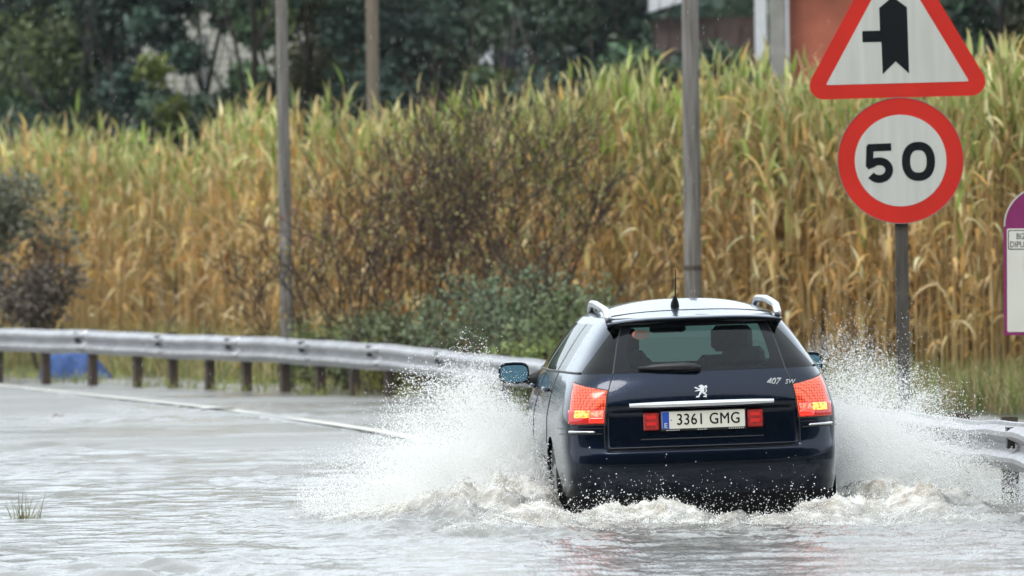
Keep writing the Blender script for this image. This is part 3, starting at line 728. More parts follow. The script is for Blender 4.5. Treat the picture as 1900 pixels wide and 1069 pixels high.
# dark shed with pale sheet roof
Ds = 162.0; s0 = at(1215, 100, Ds); s1 = at(1436, 100, Ds); zs = float(ground_z(s0[0:1], np.array([Ds]))[0])
sh = empty('dark_shed', (s0[0], Ds, zs)); ws = s1[0]-s0[0]; tag(sh, 'dark brown shed with pale sloping roof edge behind the tall pole', 'shed')
MB().box((ws/2-.05, 2, 3.15), (ws-.15, 4, 6.3)).build('wall', M_brown, sh)
zt = at(1265, 12, Ds)[2]-zs
MB().add([(-.1, -.4, zt-.12), (ws, -.4, zt+.62), (ws, 4.3, zt+.7), (-.1, 4.3, zt), (-.1, -.4, zt+.35), (ws, -.4, zt+.85), (ws, 4.3, zt+1.0), (-.1, 4.3, zt+.3)], [(0, 3, 2, 1), (4, 5, 6, 7), (0, 1, 5, 4), (1, 2, 6, 5), (2, 3, 7, 6), (3, 0, 4, 7)]).build('roof', M_white, sh)
for k in range(5): MB().box((.25+k*(ws-.5)/4, -.02, 3.1), (.05, .06, 6.1)).build('wall_batten', M_brown, sh)
# white house corner in the treetops
Dw = 183.0; w0 = at(905, 20, Dw); zw = float(ground_z(w0[0:1], np.array([Dw]))[0])
hw = empty('white_house', (w0[0], Dw, zw)); tag(hw, 'white walled house glimpsed in the treetops at the top centre', 'house')
MB().box((0.35, 3, 4.05), (1.7, 5, 8.1)).build('wall', M_white, hw)
MB().add([(-.9, -.3, 8.1), (2.0, -.3, 8.1), (2.0, 5.8, 8.1), (-.9, 5.8, 8.1), (-.9, 2.7, 9.3), (2.0, 2.7, 9.3)], [(0, 1, 5, 4), (2, 3, 4, 5), (0, 4, 3), (1, 2, 5), (0, 3, 2, 1)]).build('roof', M_rooft, hw)
MB().box((.4, .46, 6.2), (.6, .08, 1.0)).build('window', M_dark, hw)

# ------------------------------------------------------------------ poles
M_pole = pmat('weathered_steel', (.085, .073, .060), .55, .0, scale=5, col2=(.20, .185, .17), bump=.15, streak=(6, 6, .35))
M_wood = pmat('wood_pole', (.11, .085, .06), .8, scale=7, col2=(.19, .15, .11), bump=.4, streak=(5, 5, .3))
def pole(x0, y0, x1, y1, D, r0, r1, ztop, m, label, band=None, base=True):
    b = at(x1, y1, D); t = at(x0, y0, D); z = float(ground_z(b[0:1], np.array([D]))[0])-.1
    k = (t[0]-b[0])/(t[2]-b[2]); root = empty('utility_pole', (b[0]+k*(z-b[2]), D, z)); tag(root, label, 'pole')
    H_ = ztop-z; pts = [(k*H_*f, 0, H_*f) for f in np.linspace(0, 1, 9)]
    MB().tube(pts, [r1+(r0-r1)*f for f in np.linspace(0, 1, 9)], 24).build('shaft', m, root, smooth=True)
    MB().tube([(k*.0, 0, 0), (k*.4, 0, .28)], [r1*1.9, r1*1.15], 16).build('footing', M_concrete, root, smooth=True)
    if band:
        zb = at(x1, band, D)[2]-z; rr = (r1+(r0-r1)*zb/H_)
        MB().tube([(k*zb, 0, zb-.025), (k*zb, 0, zb+.025)], rr+.007, 24).build('band', M_rust, root, smooth=False)
    MB().tube([(k*H_, 0, H_-.02), (k*H_, 0, H_+.05)], [r0*1.02, r0*.6], 16).build('cap', m, root)
    return root
pole(522, 0, 533, 620, 99.5, .068, .088, 8.2, M_pole, 'thin grey steel pole behind the guardrail left of the shrubs')
pole(1280, 0, 1286, 550, 86.5, .088, .100, 8.6, M_pole, 'thick grey steel pole rising behind the car roof', band=497)
pole(690, 0, 692, 160, 146, .115, .125, 9.0, M_wood, 'brown wooden pole among the dark trees')

# ------------------------------------------------------------------ blue tarp and small debris
tp = at(142, 702, 110.5); r = np.random.default_rng(4)
ux = np.linspace(-.52, .52, 34); vy = np.linspace(-.4, .4, 22); UX, VY = np.meshgrid(ux, vy)
prof = np.interp(UX, [-.52, -.46, .15, .28, .52], [.02, .37, .37, .28, .0]) * (1-np.abs(VY/.4)**5)
Zt = prof + (fbm(UX*6+2, VY*6, 3)-.5)*.12*(prof > .03)
Vt = np.stack([UX + (fbm(UX*4, VY*4+9, 2)-.5)*.08, VY, np.maximum(Zt, -.01)], -1).reshape(-1, 3); nx = len(ux)
i = np.arange((nx-1)*21); a = (i//(nx-1))*nx + i % (nx-1)
o = mesh('blue_tarp', Vt, np.stack([a, a+1, a+1+nx, a+nx], 1), pmat('blue_tarpaulin', (.008, .05, .19), .6, var=.3, scale=9, bump=.4))
o.location = (tp[0], tp[1], tp[2]-.02); tag(o, 'crumpled blue tarpaulin lying behind the guardrail posts', 'tarpaulin')
dl = at(107, 786, 82); lv = MB(); lv.add([(-.07, 0, .0), (-.02, -.03, .035), (.05, -.02, .02), (.08, .0, .045), (.03, .04, .03), (-.03, .035, .05)], [(0, 1, 2, 5), (2, 3, 4, 5)])
o = lv.build('dead_leaf', pmat('dead_leaf', (.13, .055, .03), .7, var=.3, scale=30)); o.location = (dl[0], dl[1], max(dl[2], .01)); tag(o, 'curled brown dead leaf lying on the wet road', 'leaf')
st = at(405, 767, 84); o = MB().tube([(-.19, 0, .02), (-.05, .03, .03), (.08, .0, .025), (.18, .04, .02)], [.006, .009, .008, .005], 6).build('fallen_stick', M_bark, smooth=True)
o.location = (st[0], st[1], .02); tag(o, 'short dark stick lying beside the white edge line', 'stick')

# ------------------------------------------------------------------ guardrail
def build_guardrail():
    root = empty('guardrail', (*rail_at(rail_s_at_px(600))[:2], -.1)); tag(root, 'galvanised steel guardrail curving past the car along the verge', 'guardrail')
    inv = Matrix.Translation(root.location).inverted()
    off = np.array(root.location)
    prof = [(.0, .156), (.012, .150), (.018, .128), (.062, .112), (.083, .096), (.085, .070), (.068, .052), (.020, .030), (.006, .012), (.006, -.012), (.020, -.030), (.068, -.052), (.085, -.070), (.083, -.096), (.062, -.112), (.018, -.128), (.012, -.150), (.0, -.156)]
    pxs = [-190, -100, -12, 75, 162, 245, 310, 378, 447, 517, 583, 646, 711, 782, 853, 924]
    sp = [rail_s_at_px(x) for x in pxs]
    s_end = rail_s_at_px(1850)
    n = int(round((s_end - sp[-1])/3.6)); sp += list(np.linspace(sp[-1], s_end, n+1)[1:]); 
    while sp[-1] + 4 < RS[-1]-1.5: sp.append(sp[-1]+4)
    def frame(s):
        p = rail_at(s); d = rail_dir(s); nr = np.array([-d[1], d[0]])
        if nr[0] > 0: nr = -nr          # towards the road
        return p, d, nr
    # beams: one section for every second post
    bnd = sp[::2] + ([sp[-1]] if len(sp) % 2 == 0 else [])
    for k in range(len(bnd)-1):
        ss_ = np.linspace(bnd[k]-.03, bnd[k+1]+.03, 14); V = []; m = len(prof)
        lap = .0015*(k % 2)
        for s in ss_:
            p, d, nr = frame(s)
            wob = .006*math.sin(s*.9)+.005*math.sin(s*2.3+1)
            for (dp, hz) in prof:
                V.append((p[0]+nr[0]*(dp+lap), p[1]+nr[1]*(dp+lap), p[2]-.156+hz+wob))
        V = np.array(V)-off; Q = [(i*m+j, i*m+j+1, (i+1)*m+j+1, (i+1)*m+j) for i in range(13) for j in range(m-1)]
        b = mesh('beam', V, Q, M_galv, root, smooth=True); b.data.set_sharp_from_angle(angle=R(28))
        sol = b.modifiers.new('thickness', 'SOLIDIFY'); sol.thickness = .004; sol.offset = 1
        p, d, nr = frame(bnd[k]); 
        for dz in (.083, -.083):
            for ds in (-.07, .07):
                q, d2, n2 = frame(bnd[k]+ds); c = np.array((q[0]+n2[0]*.092, q[1]+n2[1]*.092, q[2]-.156+dz))-off
                MB().tube([c-np.array((n2[0], n2[1], 0))*.01, c+np.array((n2[0], n2[1], 0))*.008], [.017, .012], 8).build('bolt', M_rust, b)
    for k, s in enumerate(sp):
        p, d, nr = frame(s); top = p[2]+.025; bot = -.75; rz = math.atan2(d[1], d[0])
        c = (p[0]-nr[0]*.075-off[0], p[1]-nr[1]*.075-off[1], (top+bot)/2-off[2])
        mb = MB()       # C-shaped post: web and two flanges
        ca, sa = math.cos(rz), math.sin(rz)
        def bx(lx, ly, dx, dy): mb.box((c[0]+lx*ca-ly*sa, c[1]+lx*sa+ly*ca, c[2]), (dx, dy, top-bot), rz)
        sgn = 1 if (nr[0]*-sa + nr[1]*ca) > 0 else -1
        bx(0, sgn*.052, .12, .006); bx(.057, 0, .006, .10); bx(-.057, 0, .006, .10)
        mb.build('post', M_rust, root)
    for x in (150, 300, 430, 567, 693, 820, 1888):
        s = rail_s_at_px(x); p, d, nr = frame(s); c = np.array((p[0]+nr[0]*.03, p[1]+nr[1]*.03, p[2]-.156+.055))-off
        w = .065 if x < 1500 else .10
        MB().prism([(-w, .075), (w, .075), (w*.6, -.06), (-w*.6, -.06)], c, (d[0], d[1], 0), (0, 0, 1), .05, (nr[0], nr[1], 0)).build('reflector', M_black, root)
build_guardrail()

# ------------------------------------------------------------------ lettering
def text_obj(name, body, size, m, parent, loc, offset=0.0, shear=0.0, sx=1.0, extrude=.001, rz=0.0, align='CENTER', space=1.0, tilt=0.0):
    cu = bpy.data.curves.new('t', 'FONT'); cu.body = body; cu.size = size; cu.offset = offset; cu.shear = shear
    cu.extrude = extrude; cu.align_x = align; cu.align_y = 'CENTER'; cu.space_character = space; cu.resolution_u = 5
    ob = bpy.data.objects.new('t', cu); C.objects.link(ob); bpy.context.view_layer.update()
    me = bpy.data.meshes.new_from_object(ob.evaluated_get(bpy.context.evaluated_depsgraph_get()))
    bpy.data.objects.remove(ob); bpy.data.curves.remove(cu)
    me.name = name; me.materials.clear(); me.materials.append(m)
    o = bpy.data.objects.new(name, me); C.objects.link(o); o.parent = parent
    o.matrix_local = Matrix.Translation(loc) @ Matrix.Rotation(math.pi/2 - tilt, 4, 'X') @ Matrix.Rotation(rz, 4, 'Z') @ Matrix.Diagonal((sx, 1, 1, 1))
    return o

# ------------------------------------------------------------------ road sign on its post
M_sred = pmat('sign_red', (.50, .018, .009), .65, var=.08, scale=3, spec=.25); M_swhite = pmat('sign_white', (.43, .435, .40), .6, scale=5, col2=(.50, .505, .475), streak=(3, 3, .25), spec=.3); M_swhite2 = pmat('sign_white_upper', (.43, .435, .40), .6, scale=5, col2=(.50, .505, .475), streak=(3, 3, .25), spec=.3)
M_sblack = pmat('sign_black', (.006, .007, .009), .8, spec=.12); M_sback = pmat('sign_back_edge', (.25, .25, .25), .5, .6)
M_spost = pmat('sign_post_steel', (.036, .030, .023), .7, .0, scale=8, col2=(.07, .062, .05), bump=.15, streak=(3, 3, .4))
def rounded_poly(pts, r, n=8):
    out = []; N = len(pts)
    for i in range(N):
        p0, p, p1 = Vector(pts[i-1]), Vector(pts[i]), Vector(pts[(i+1) % N])
        a = (p0-p).normalized(); b = (p1-p).normalized(); ang = a.angle(b); t = r/math.tan(ang/2)
        c = p + (a+b).normalized()*(r/math.sin(ang/2)); s = p+a*t; e_ = p+b*t
        va, vb = s-c, e_-c; th = va.angle(vb); sg = 1 if va.x*vb.y-va.y*vb.x > 0 else -1
        for k in range(n+1):
            q = th*k/n*sg; out.append((c.x+va.x*math.cos(q)-va.y*math.sin(q), c.y+va.x*math.sin(q)+va.y*math.cos(q)))
    return out
def circle(r, n=72, c=(0, 0)): return [(c[0]+r*math.cos(2*math.pi*k/n), c[1]+r*math.sin(2*math.pi*k/n)) for k in range(n)]
def ccw(poly):
    a = sum(poly[i-1][0]*poly[i][1]-poly[i][0]*poly[i-1][1] for i in range(len(poly)))
    return poly if a > 0 else poly[::-1]
def panel(name, poly, m, parent, y, th=.003, z=0, x=0, tilt=0):
    # plate standing in the xz plane facing -Y; front face at local y
    c_, s_ = math.cos(tilt), math.sin(tilt)
    return MB().prism(ccw([(p[0]*c_-p[1]*s_, p[0]*s_+p[1]*c_) for p in poly]), (x, y, z), (1, 0, 0), (0, 0, 1), th, (0, 1, 0)).build(name, m, parent)
def build_road_sign():
    D = 59.0; k = D/F
    c50 = at(1671, 298, D); b0 = at(1677, 660, D)
    root = empty('road_sign', (c50[0], D, -.45)); tag(root, 'triangular side road warning sign above a round 50 speed limit sign', 'road sign')
    z50 = c50[2]+.45
    mb = MB(); mb.box((.0, .055, 2.55), (.10, .05, 5.1), 0, .004); mb.build('post', M_spost, root)
    MB().box((0, .055, 5.11), (.104, .054, .02)).build('post_cap', M_black, root)
    for zc in (z50+.25, z50-.25, z50+.72, z50+1.15): MB().box((0, .02, zc), (.16, .02, .05)).build('clamp', M_galv, root)
    # round speed limit plate
    R0 = 116.5*k
    sp = panel('speed_limit_plate', circle(R0), M_sred, root, 0.0, .010, z50)
    panel('white_disc', circle(85*k), M_swhite, sp, -.002, .002, z50)
    MB().lathe([(R0-.001, -.004), (R0+.004, -.004), (R0+.004, .018), (R0-.001, .018)], (0, 0, z50), 'y', 72, True).build('rim', M_sback, sp)
    # digits as flat bands
    def band(pts, w, closed=False):
        pts = [Vector(p) for p in pts]; L, Rr = [], []
        n = len(pts)
        for i in range(n):
            a = pts[i-1] if (i > 0 or closed) else pts[i]; b = pts[(i+1) % n] if (i < n-1 or closed) else pts[i]
            d = (b-a).normalized(); nn = Vector((-d.y, d.x)); L.append(pts[i]+nn*w/2); Rr.append(pts[i]-nn*w/2)
        return L, Rr
    def band_mesh(name, lists, parent, z0, y):
        mb = MB(); lay = 0
        for pts, w, closed in lists:
            L, Rr = band(pts, w, closed); n = len(L); lay += 1; yy = y - .0003*lay
            mb.add([(p.x, yy, z0+p.y) for p in L] + [(p.x, yy, z0+p.y) for p in Rr], [(i, (i+1) % n, n+(i+1) % n, n+i)[::-1] for i in range(n if closed else n-1)])
        return mb.build(name, M_sblack, parent)
    P = lambda x, y: ((x-1671)*k, -(y-298)*k)
    zero = [(33*k + 23.0*k*math.copysign(abs(math.cos(t))**.82, math.cos(t)), -2*k + 28.5*k*math.copysign(abs(math.sin(t))**.9, math.sin(t))) for t in np.linspace(0, 2*math.pi, 40, endpoint=False)]
    band_mesh('digit_zero', [(zero, 15.5*k, True)], sp, z50, -.0035)
    bowl = [P(1631 + 18.5*math.cos(t), 315 + 16.5*math.sin(t)) for t in np.linspace(-2.35, 2.55, 22)]
    band_mesh('digit_five', [([P(1610, 273.5), P(1654, 272.5)], 14*k, False), ([P(1614.5, 270), P(1613, 309.5)], 13.5*k, False), ([P(1608, 306.5)] + bowl, 14.5*k, False)], sp, z50, -.0035)
    # warning triangle
    tz = R(0.6)
    T = lambda x, y: ((x-1671)*k, -(y-298)*k)
    tri = rounded_poly(ccw([T(1487, 181), T(1851, 181), T(1669, -138)]), 26*k)
    tp_ = panel('warning_plate', tri, M_sred, root, .0, .010, z50, 0, tz)
    inn = rounded_poly(ccw([T(1536, 154.5), T(1802, 154.5), T(1669, -79)]), 2*k)
    panel('white_field', inn, M_swhite2, tp_, -.002, .002, z50, 0, tz)
    arrow = [T(1664, -6), T(1690, 14), T(1691, 137), T(1666.5, 114), T(1642, 137), T(1641, 77), T(1606, 77), T(1606, 56), T(1639, 56), T(1638.5, 14)]
    ar = MB(); pol = ccw(arrow)
    ar.prism(pol, (0, -.0035, z50), (math.cos(tz), 0, math.sin(tz)), (-math.sin(tz), 0, math.cos(tz)), .001, (0, 1, 0)).build('priority_arrow', M_sblack, tp_)
build_road_sign()

def build_purple_sign():
    D = 58.5; k = D/F
    M_pur = pmat('sign_purple', (.19, .012, .095), .5, var=.08, scale=3); M_cream2 = pmat('sign_cream', (.58, .57, .51), .5, var=.04, scale=3)
    c = at(1932, 490, D); root = empty('information_sign', (c[0], D, -.3)); zc = c[2]+.3
    tag(root, 'purple and cream arched information sign cut by the right edge', 'sign')
    root.rotation_euler = (0, R(.7), 0)
    for dx in (-.12, .12): MB().box((dx, .06, zc/2), (.05, .05, zc+.8), 0, .003).build('post', M_spost, root)
    W = 75*k; arch = [(W*math.cos(t), (490-420)*k + 75*k*math.sin(t)) for t in np.linspace(0, math.pi, 32)]
    plate = panel('plate', arch + [(-W, -(622-490)*k), (W, -(622-490)*k)], M_pur, root, 0, .012, zc)
    L, w_ = [], .008
    outl = [(W, -.54)] + arch + [(-W, -.54)]
    mb = MB()
    for i in range(1, len(arch)):
        a, b = Vector(arch[i-1]), Vector(arch[i]); d = (b-a).normalized(); n = Vector((d.y, -d.x))
        mb.prism(ccw([tuple(a), tuple(b), tuple(b-n*.011), tuple(a-n*.011)]), (0, -.0025, zc), (1, 0, 0), (0, 0, 1), .0025, (0, 1, 0))
    mb.build('white_edge', M_swhite, plate)
    panel('cream_field', rounded_poly(ccw([(-W+6*k, -(616-490)*k), (W-6*k, -(616-490)*k), (W-6*k, (490-424)*k), (-W+6*k, (490-424)*k)]), 3*k), M_cream2, plate, -.003, .003, zc)
    fr = panel('name_panel', rounded_poly(ccw([(-W+8*k, (490-463)*k), (W-8*k, (490-463)*k), (W-8*k, (490-427)*k), (-W+8*k, (490-427)*k)]), 3*k), M_sblack, plate, -.0045, .0015, zc)
    panel('name_field', rounded_poly(ccw([(-W+9.5*k, (490-461.5)*k), (W-9.5*k, (490-461.5)*k), (W-9.5*k, (490-428.5)*k), (-W+9.5*k, (490-428.5)*k)]), 3*k), M_cream2, fr, -.006, .0015, zc)
    text_obj('upper_lettering', 'BIZKAIA', 15.5*k, M_sblack, fr, ((1880-1932)*k, -.0065, zc+(490-439)*k), .0004, align='LEFT', sx=.80, extrude=.0003)
    text_obj('lower_lettering', 'DIPUTACION', 15.5*k, M_sblack, fr, ((1868-1932)*k, -.0065, zc+(490-454)*k), .0004, align='LEFT', sx=.80, extrude=.0003)
    panel('purple_mark', [((1895-1932)*k, -15*k), ((1911-1932)*k, -15*k), ((1911-1932)*k, 15*k), ((1895-1932)*k, 15*k)], M_pur, plate, -.005, .002, zc)
build_purple_sign()

# ------------------------------------------------------------------ the car (local frame: x right, y forward from rear bumper, z up from ground)
car = empty('estate_car', CAR_LOC, (0, CAR_ROLL, CAR_YAW)); car.rotation_mode = 'YXZ'
car.rotation_euler = Euler((R(0.25), CAR_ROLL, CAR_YAW), 'YXZ')
tag(car, 'dark blue estate car driving away through the flood with brake lights on', 'car')
def paint_material():
    m, nt, b = newmat('navy_paint')
    tc = nt.nodes.new('ShaderNodeTexCoord'); no = nt.nodes.new('ShaderNodeTexNoise'); no.inputs['Scale'].default_value = 2.5; no.inputs['Detail'].default_value = 8
    nt.links.new(tc.outputs['Object'], no.inputs['Vector'])
    rp = nt.nodes.new('ShaderNodeValToRGB'); rp.color_ramp.elements[0].color = (.0018, .0058, .0165, 1); rp.color_ramp.elements[1].color = (.0028, .0085, .0225, 1)
    nt.links.new(no.outputs['Fac'], rp.inputs[0]); nt.links.new(rp.outputs[0], b.inputs['Base Color'])
    b.inputs['Metallic'].default_value = 1.0; b.inputs['Roughness'].default_value = .34; b.inputs['Coat IOR'].default_value = 1.42
    b.inputs['Coat Weight'].default_value = 1.0; b.inputs['Coat Roughness'].default_value = .05; b.inputs['Coat Tint'].default_value = (.85, .92, 1, 1)
    # water beads on the lacquer
    vo = nt.nodes.new('ShaderNodeTexVoronoi'); vo.inputs['Scale'].default_value = 90
    nt.links.new(tc.outputs['Object'], vo.inputs['Vector'])
    mr = nt.nodes.new('ShaderNodeMapRange'); mr.inputs['From Min'].default_value = 0; mr.inputs['From Max'].default_value = .35; mr.inputs['To Min'].default_value = 1; mr.inputs['To Max'].default_value = 0
    nt.links.new(vo.outputs['Distance'], mr.inputs['Value'])
    bp = nt.nodes.new('ShaderNodeBump'); bp.inputs['Strength'].default_value = .12; bp.inputs['Distance'].default_value = .003
    nt.links.new(mr.outputs[0], bp.inputs['Height']); nt.links.new(bp.outputs[0], b.inputs['Coat Normal'])
    return m
def glass_material(name, tint, rough=.02):
    m = bpy.data.materials.new(name); m.use_nodes = True; nt = m.node_tree; nt.nodes.clear()
    out = nt.nodes.new('ShaderNodeOutputMaterial'); tr = nt.nodes.new('ShaderNodeBsdfTransparent'); tr.inputs[0].default_value = (*tint, 1)
    gl = nt.nodes.new('ShaderNodeBsdfGlossy'); gl.inputs['Roughness'].default_value = rough
    fr = nt.nodes.new('ShaderNodeFresnel'); fr.inputs[0].default_value = 1.38
    mx = nt.nodes.new('ShaderNodeMixShader'); nt.links.new(fr.outputs[0], mx.inputs[0]); nt.links.new(tr.outputs[0], mx.inputs[1]); nt.links.new(gl.outputs[0], mx.inputs[2])
    nt.links.new(mx.outputs[0], out.inputs[0]); MATS[name] = m
    return m
M_paint = paint_material()
M_gl_rear = glass_material('rear_tinted_glass', (.52, .80, .73)); M_gl = glass_material('clear_glass', (.88, .93, .92)); M_gl_dark = glass_material('dark_wrap_glass', (.03, .034, .036))
M_frit = pmat('black_glass_border', (.006, .007, .009), .08, spec=.22)
M_screen = glass_material('brightened_windscreen', (.8, .86, .84))
_n = M_screen.node_tree; _t = _n.nodes.new('ShaderNodeBsdfTranslucent'); _t.inputs[0].default_value = (.135, .18, .17, 1); _m = _n.nodes.new('ShaderNodeMixShader'); _m.inputs[0].default_value = .35  # pale green translucency added to brighten what shows through the rear window
_o = _n.nodes['Material Output']; _n.links.new(_o.inputs[0].links[0].from_socket, _m.inputs[1]); _n.links.new(_t.outputs[0], _m.inputs[2]); _n.links.new(_m.outputs[0], _o.inputs[0])
M_chrome = pmat('chrome_trim', (.72, .73, .74), .16, 1.0, var=.03)
M_letter = pmat('silver_lettering', (.62, .64, .66), .35, .0)
M_alu = pmat('brushed_aluminium', (.62, .63, .65), .30, .9, var=.05)
M_int = pmat('cabin_trim', (.03, .031, .033), .8, var=.2); M_seat = pmat('seat_cloth', (.035, .038, .04), .9, var=.25, scale=20)
M_under = pmat('underbody_black', (.004, .004, .005), .7, spec=.15)

zt = [.18, .30, .40, .50, .56, .62, .76, .90, 1.0, 1.07, 1.20, 1.37, 1.41]
f_v0 = pchip(zt, [.10, .045, .01, .0, .006, .02, .035, .055, .085, .125, .245, .415, .455])
f_W = pchip(zt, [.83, .875, .893, .903, .906, .908, .907, .890, .865, .838, .765, .640, .600])
f_vf = pchip(zt, [4.55, 4.66, 4.73, 4.76, 4.75, 4.72, 4.55, 4.0, 3.65, 3.45, 3.12, 2.68, 2.55])
f_k = pchip(zt, [.03, .03, .03, .03, .03, .03, .03, .045, .06, .075, .09, .09, .09])
rq = [0, .12, .25, .40, .55, .65, .73, .80, .86, .91, .95, 1.0]
g_fr = pchip(rq, [0, .17, .35, .53, .70, .81, .885, .935, .965, .982, .991, 1.0]); g_of = pchip(rq, [0, .002, .008, .022, .05, .085, .13, .19, .27, .37, .50, .80])
lq = [0, .2, .4, .6, .75, .85, .92, .97, 1.0]
h_a = pchip(lq, [0, .30, .58, .82, .93, .975, .99, .998, 1]); h_fr = pchip(lq, [1, 1.01, 1.01, .98, .90, .72, .45, .2, 0])
def recess(u, z):
    a = np.abs(u)
    return .050*sstep(.578, .602, z)*(1-sstep(.80, .872, z))*(1-sstep(.575, .612, a)) 
def CP(q, z, off=0.0, flat=False):
    """point on the car skin: q 0..2 runs from rear centre round the right side to the nose (negative q = left)"""
    q = np.asarray(q, float); z = np.asarray(z, float); q, z = np.broadcast_arrays(q, z)
    s = np.sign(q); a = np.abs(q); v0, W, vf, kk = f_v0(z), f_W(z), f_vf(z), f_k(z)
    rear = a <= 1; lam = np.clip(a-1, 0, 1)
    v = np.where(rear, v0 + g_of(np.clip(a, 0, 1)), v0+.8 + (vf-v0-.8)*h_a(lam))
    fr = np.where(rear, g_fr(np.clip(a, 0, 1)), h_fr(lam))
    w = W*(1 - kk*(1-sstep(0, 1.9, v-v0)))
    u = s*fr*w
    if not flat: v = v + np.where(rear, recess(u, z), 0)
    P = np.stack([u, v, z], -1)
    if np.any(off):
        e_ = 1e-3; A = CP(q+e_, z, 0, flat) - CP(q-e_, z, 0, flat); B = CP(q, z+e_, 0, flat)-CP(q, z-e_, 0, flat)
        N = np.cross(B, A); N = np.cross(A, B); nn = np.linalg.norm(N, axis=-1)[..., None]; N = N/np.maximum(nn, 1e-9)
        P = P + N*np.asarray(off)[..., None] if np.ndim(off) else P + N*off
    return P
def qgrid(nu, nv):
    i = np.arange((nu-1)*(nv-1)); a = (i//(nu-1))*nu + i % (nu-1); return np.stack([a, a+1, a+1+nu, a+nu], 1)
def patch(name, bl, br, tr, tl, m, parent, nu=16, nv=12, off=0.0, bulge=0.0, flat=True, back=0.0, post=None):
    """four-cornered piece of skin between (q,z) corners, optionally raised; back > 0 closes its rim down to the skin"""
    a, b = np.meshgrid(np.linspace(0, 1, nu), np.linspace(0, 1, nv))
    q = bl[0]*(1-a)*(1-b) + br[0]*a*(1-b) + tr[0]*a*b + tl[0]*(1-a)*b
    z = bl[1]*(1-a)*(1-b) + br[1]*a*(1-b) + tr[1]*a*b + tl[1]*(1-a)*b
    if post: z = z + post(a, b)
    o_ = off + bulge*(1-(2*a-1)**4)*(1-(2*b-1)**4)
    P = CP(q, z, o_, flat).reshape(-1, 3); Q = qgrid(nu, nv)
    if back:
        e = list(range(nu)) + [nu*r+nu-1 for r in range(1, nv)] + [nu*(nv-1)+c for c in range(nu-2, -1, -1)] + [nu*r for r in range(nv-2, 0, -1)]
        e = np.array(e); Pb = CP(q.ravel()[e], z.ravel()[e], -back, flat); nb = len(P)
        P = np.concatenate([P, Pb]); n = len(e); k = np.arange(n); Q = np.concatenate([Q, np.stack([e[k], nb+k, nb+(k+1) % n, e[(k+1) % n]], 1)])
    return mesh(name, P, Q, m, parent)

QH = .545          # hatch edge
ZB = 1.07          # belt
# --- lower shell on a fine grid, split into bumper / hatch / body
qa = np.concatenate([np.linspace(0, QH, 30), np.linspace(QH, 1.0, 40)[1:], np.linspace(1.0, 2.0, 76)[1:]])
qs = np.concatenate([-qa[::-1][:-1], qa]); 
zs = np.unique(np.round(np.concatenate([np.linspace(.18, .56, 22), np.linspace(.56, .62, 14), np.linspace(.62, .72, 7), np.linspace(.72, .88, 16), np.linspace(.88, ZB, 16)]), 5))
QQ, ZZ = np.meshgrid(qs, zs); PP = CP(QQ, ZZ); nu, nv = len(qs), len(zs)
Pf = PP.reshape(-1, 3).copy(); FQ = qgrid(nu, nv)
WHEEL = [(1.03, .318), (3.755, .318)]; RA = .352
cen = Pf[FQ].mean(1); qc = QQ.ravel()[FQ].mean(1); zc = ZZ.ravel()[FQ].mean(1)
hole = np.zeros(len(FQ), bool)
for (wv, wz) in WHEEL:
    rr = np.hypot(cen[:, 1]-wv, cen[:, 2]-wz); hole |= (rr < RA) & (np.abs(cen[:, 0]) > .5)
FQk = FQ[~hole]; qc, zc = qc[~hole], zc[~hole]
# snap the rim of each wheel opening to a circle
used_h = np.unique(FQ[hole]); used_k = np.unique(FQk); rim = np.intersect1d(used_h, used_k)
for vi in rim:
    p = Pf[vi]
    for (wv, wz) in WHEEL:
        d = np.hypot(p[1]-wv, p[2]-wz)
        if d < RA*1.25: Pf[vi, 1] = wv + (p[1]-wv)/d*RA; Pf[vi, 2] = max(.18, wz + (p[2]-wz)/d*RA)
aq = np.abs(qc)
is_h = (aq < QH) & (zc > .602)
is_b = ~is_h & (aq < .93) & (zc < .715) & (zc > .31)
is_lo = ~is_h & (aq < .93) & (zc <= .31)
def sub(name, mask, m):
    f = FQk[mask]; u_, inv_ = np.unique(f, return_inverse=True); return mesh(name, Pf[u_], inv_.reshape(f.shape), m, car)
tailgate = sub('tailgate', is_h, M_paint); bumper = sub('rear_bumper', is_b, M_paint); body = sub('body', ~is_h & ~is_b & ~is_lo, M_paint); sub('bumper_skirt', is_lo, M_under)
body['label'] = 'dark navy painted body shell'
# --- greenhouse
ZT = 1.37
def both(fn):
    for s in (1, -1): fn(s)
hg = patch('rear_window', (-QH, ZB), (QH, ZB), (.615, ZT), (-.615, ZT), M_gl_rear, tailgate, 40, 14)
hg['label'] = 'greenish tinted rear window'
# dark printed border of the rear window
def lerp(a, b, t): return (a[0]+(b[0]-a[0])*t, a[1]+(b[1]-a[1])*t)
bL, bR, tR, tL = (-QH, ZB), (QH, ZB), (.615, ZT), (-.615, ZT)
def qz(a, b):
    lo = lerp(bL, bR, a); hi = lerp(tL, tR, a); return lerp(lo, hi, b)
for (a0, a1, b0, b1) in ((0, .075, 0, .93), (.925, 1, 0, .93), (.075, .925, 0, .07), (.0, 1, .93, 1)):
    patch('window_border', qz(a0, b0), qz(a1, b0), qz(a1, b1), qz(a0, b1), M_frit, hg, 12, 8, .0012)
for (a0, b0, sa, sb) in ((.075, .07, 1, 1), (.925, .07, -1, 1)):     # rounded lower corners of the clear field
    n = 8; V = [CP(*qz(a0, b0), .0012, True)]; V += [CP(*qz(a0+sa*.09*(1-math.sin(t)), b0+sb*.26*(1-math.cos(t))), .0012, True) for t in np.linspace(0, math.pi/2, n)]
    mesh('window_border', np.array(V), [(0, i+1, i+2) if sa > 0 else (0, i+2, i+1) for i in range(n-1)], M_frit, hg)
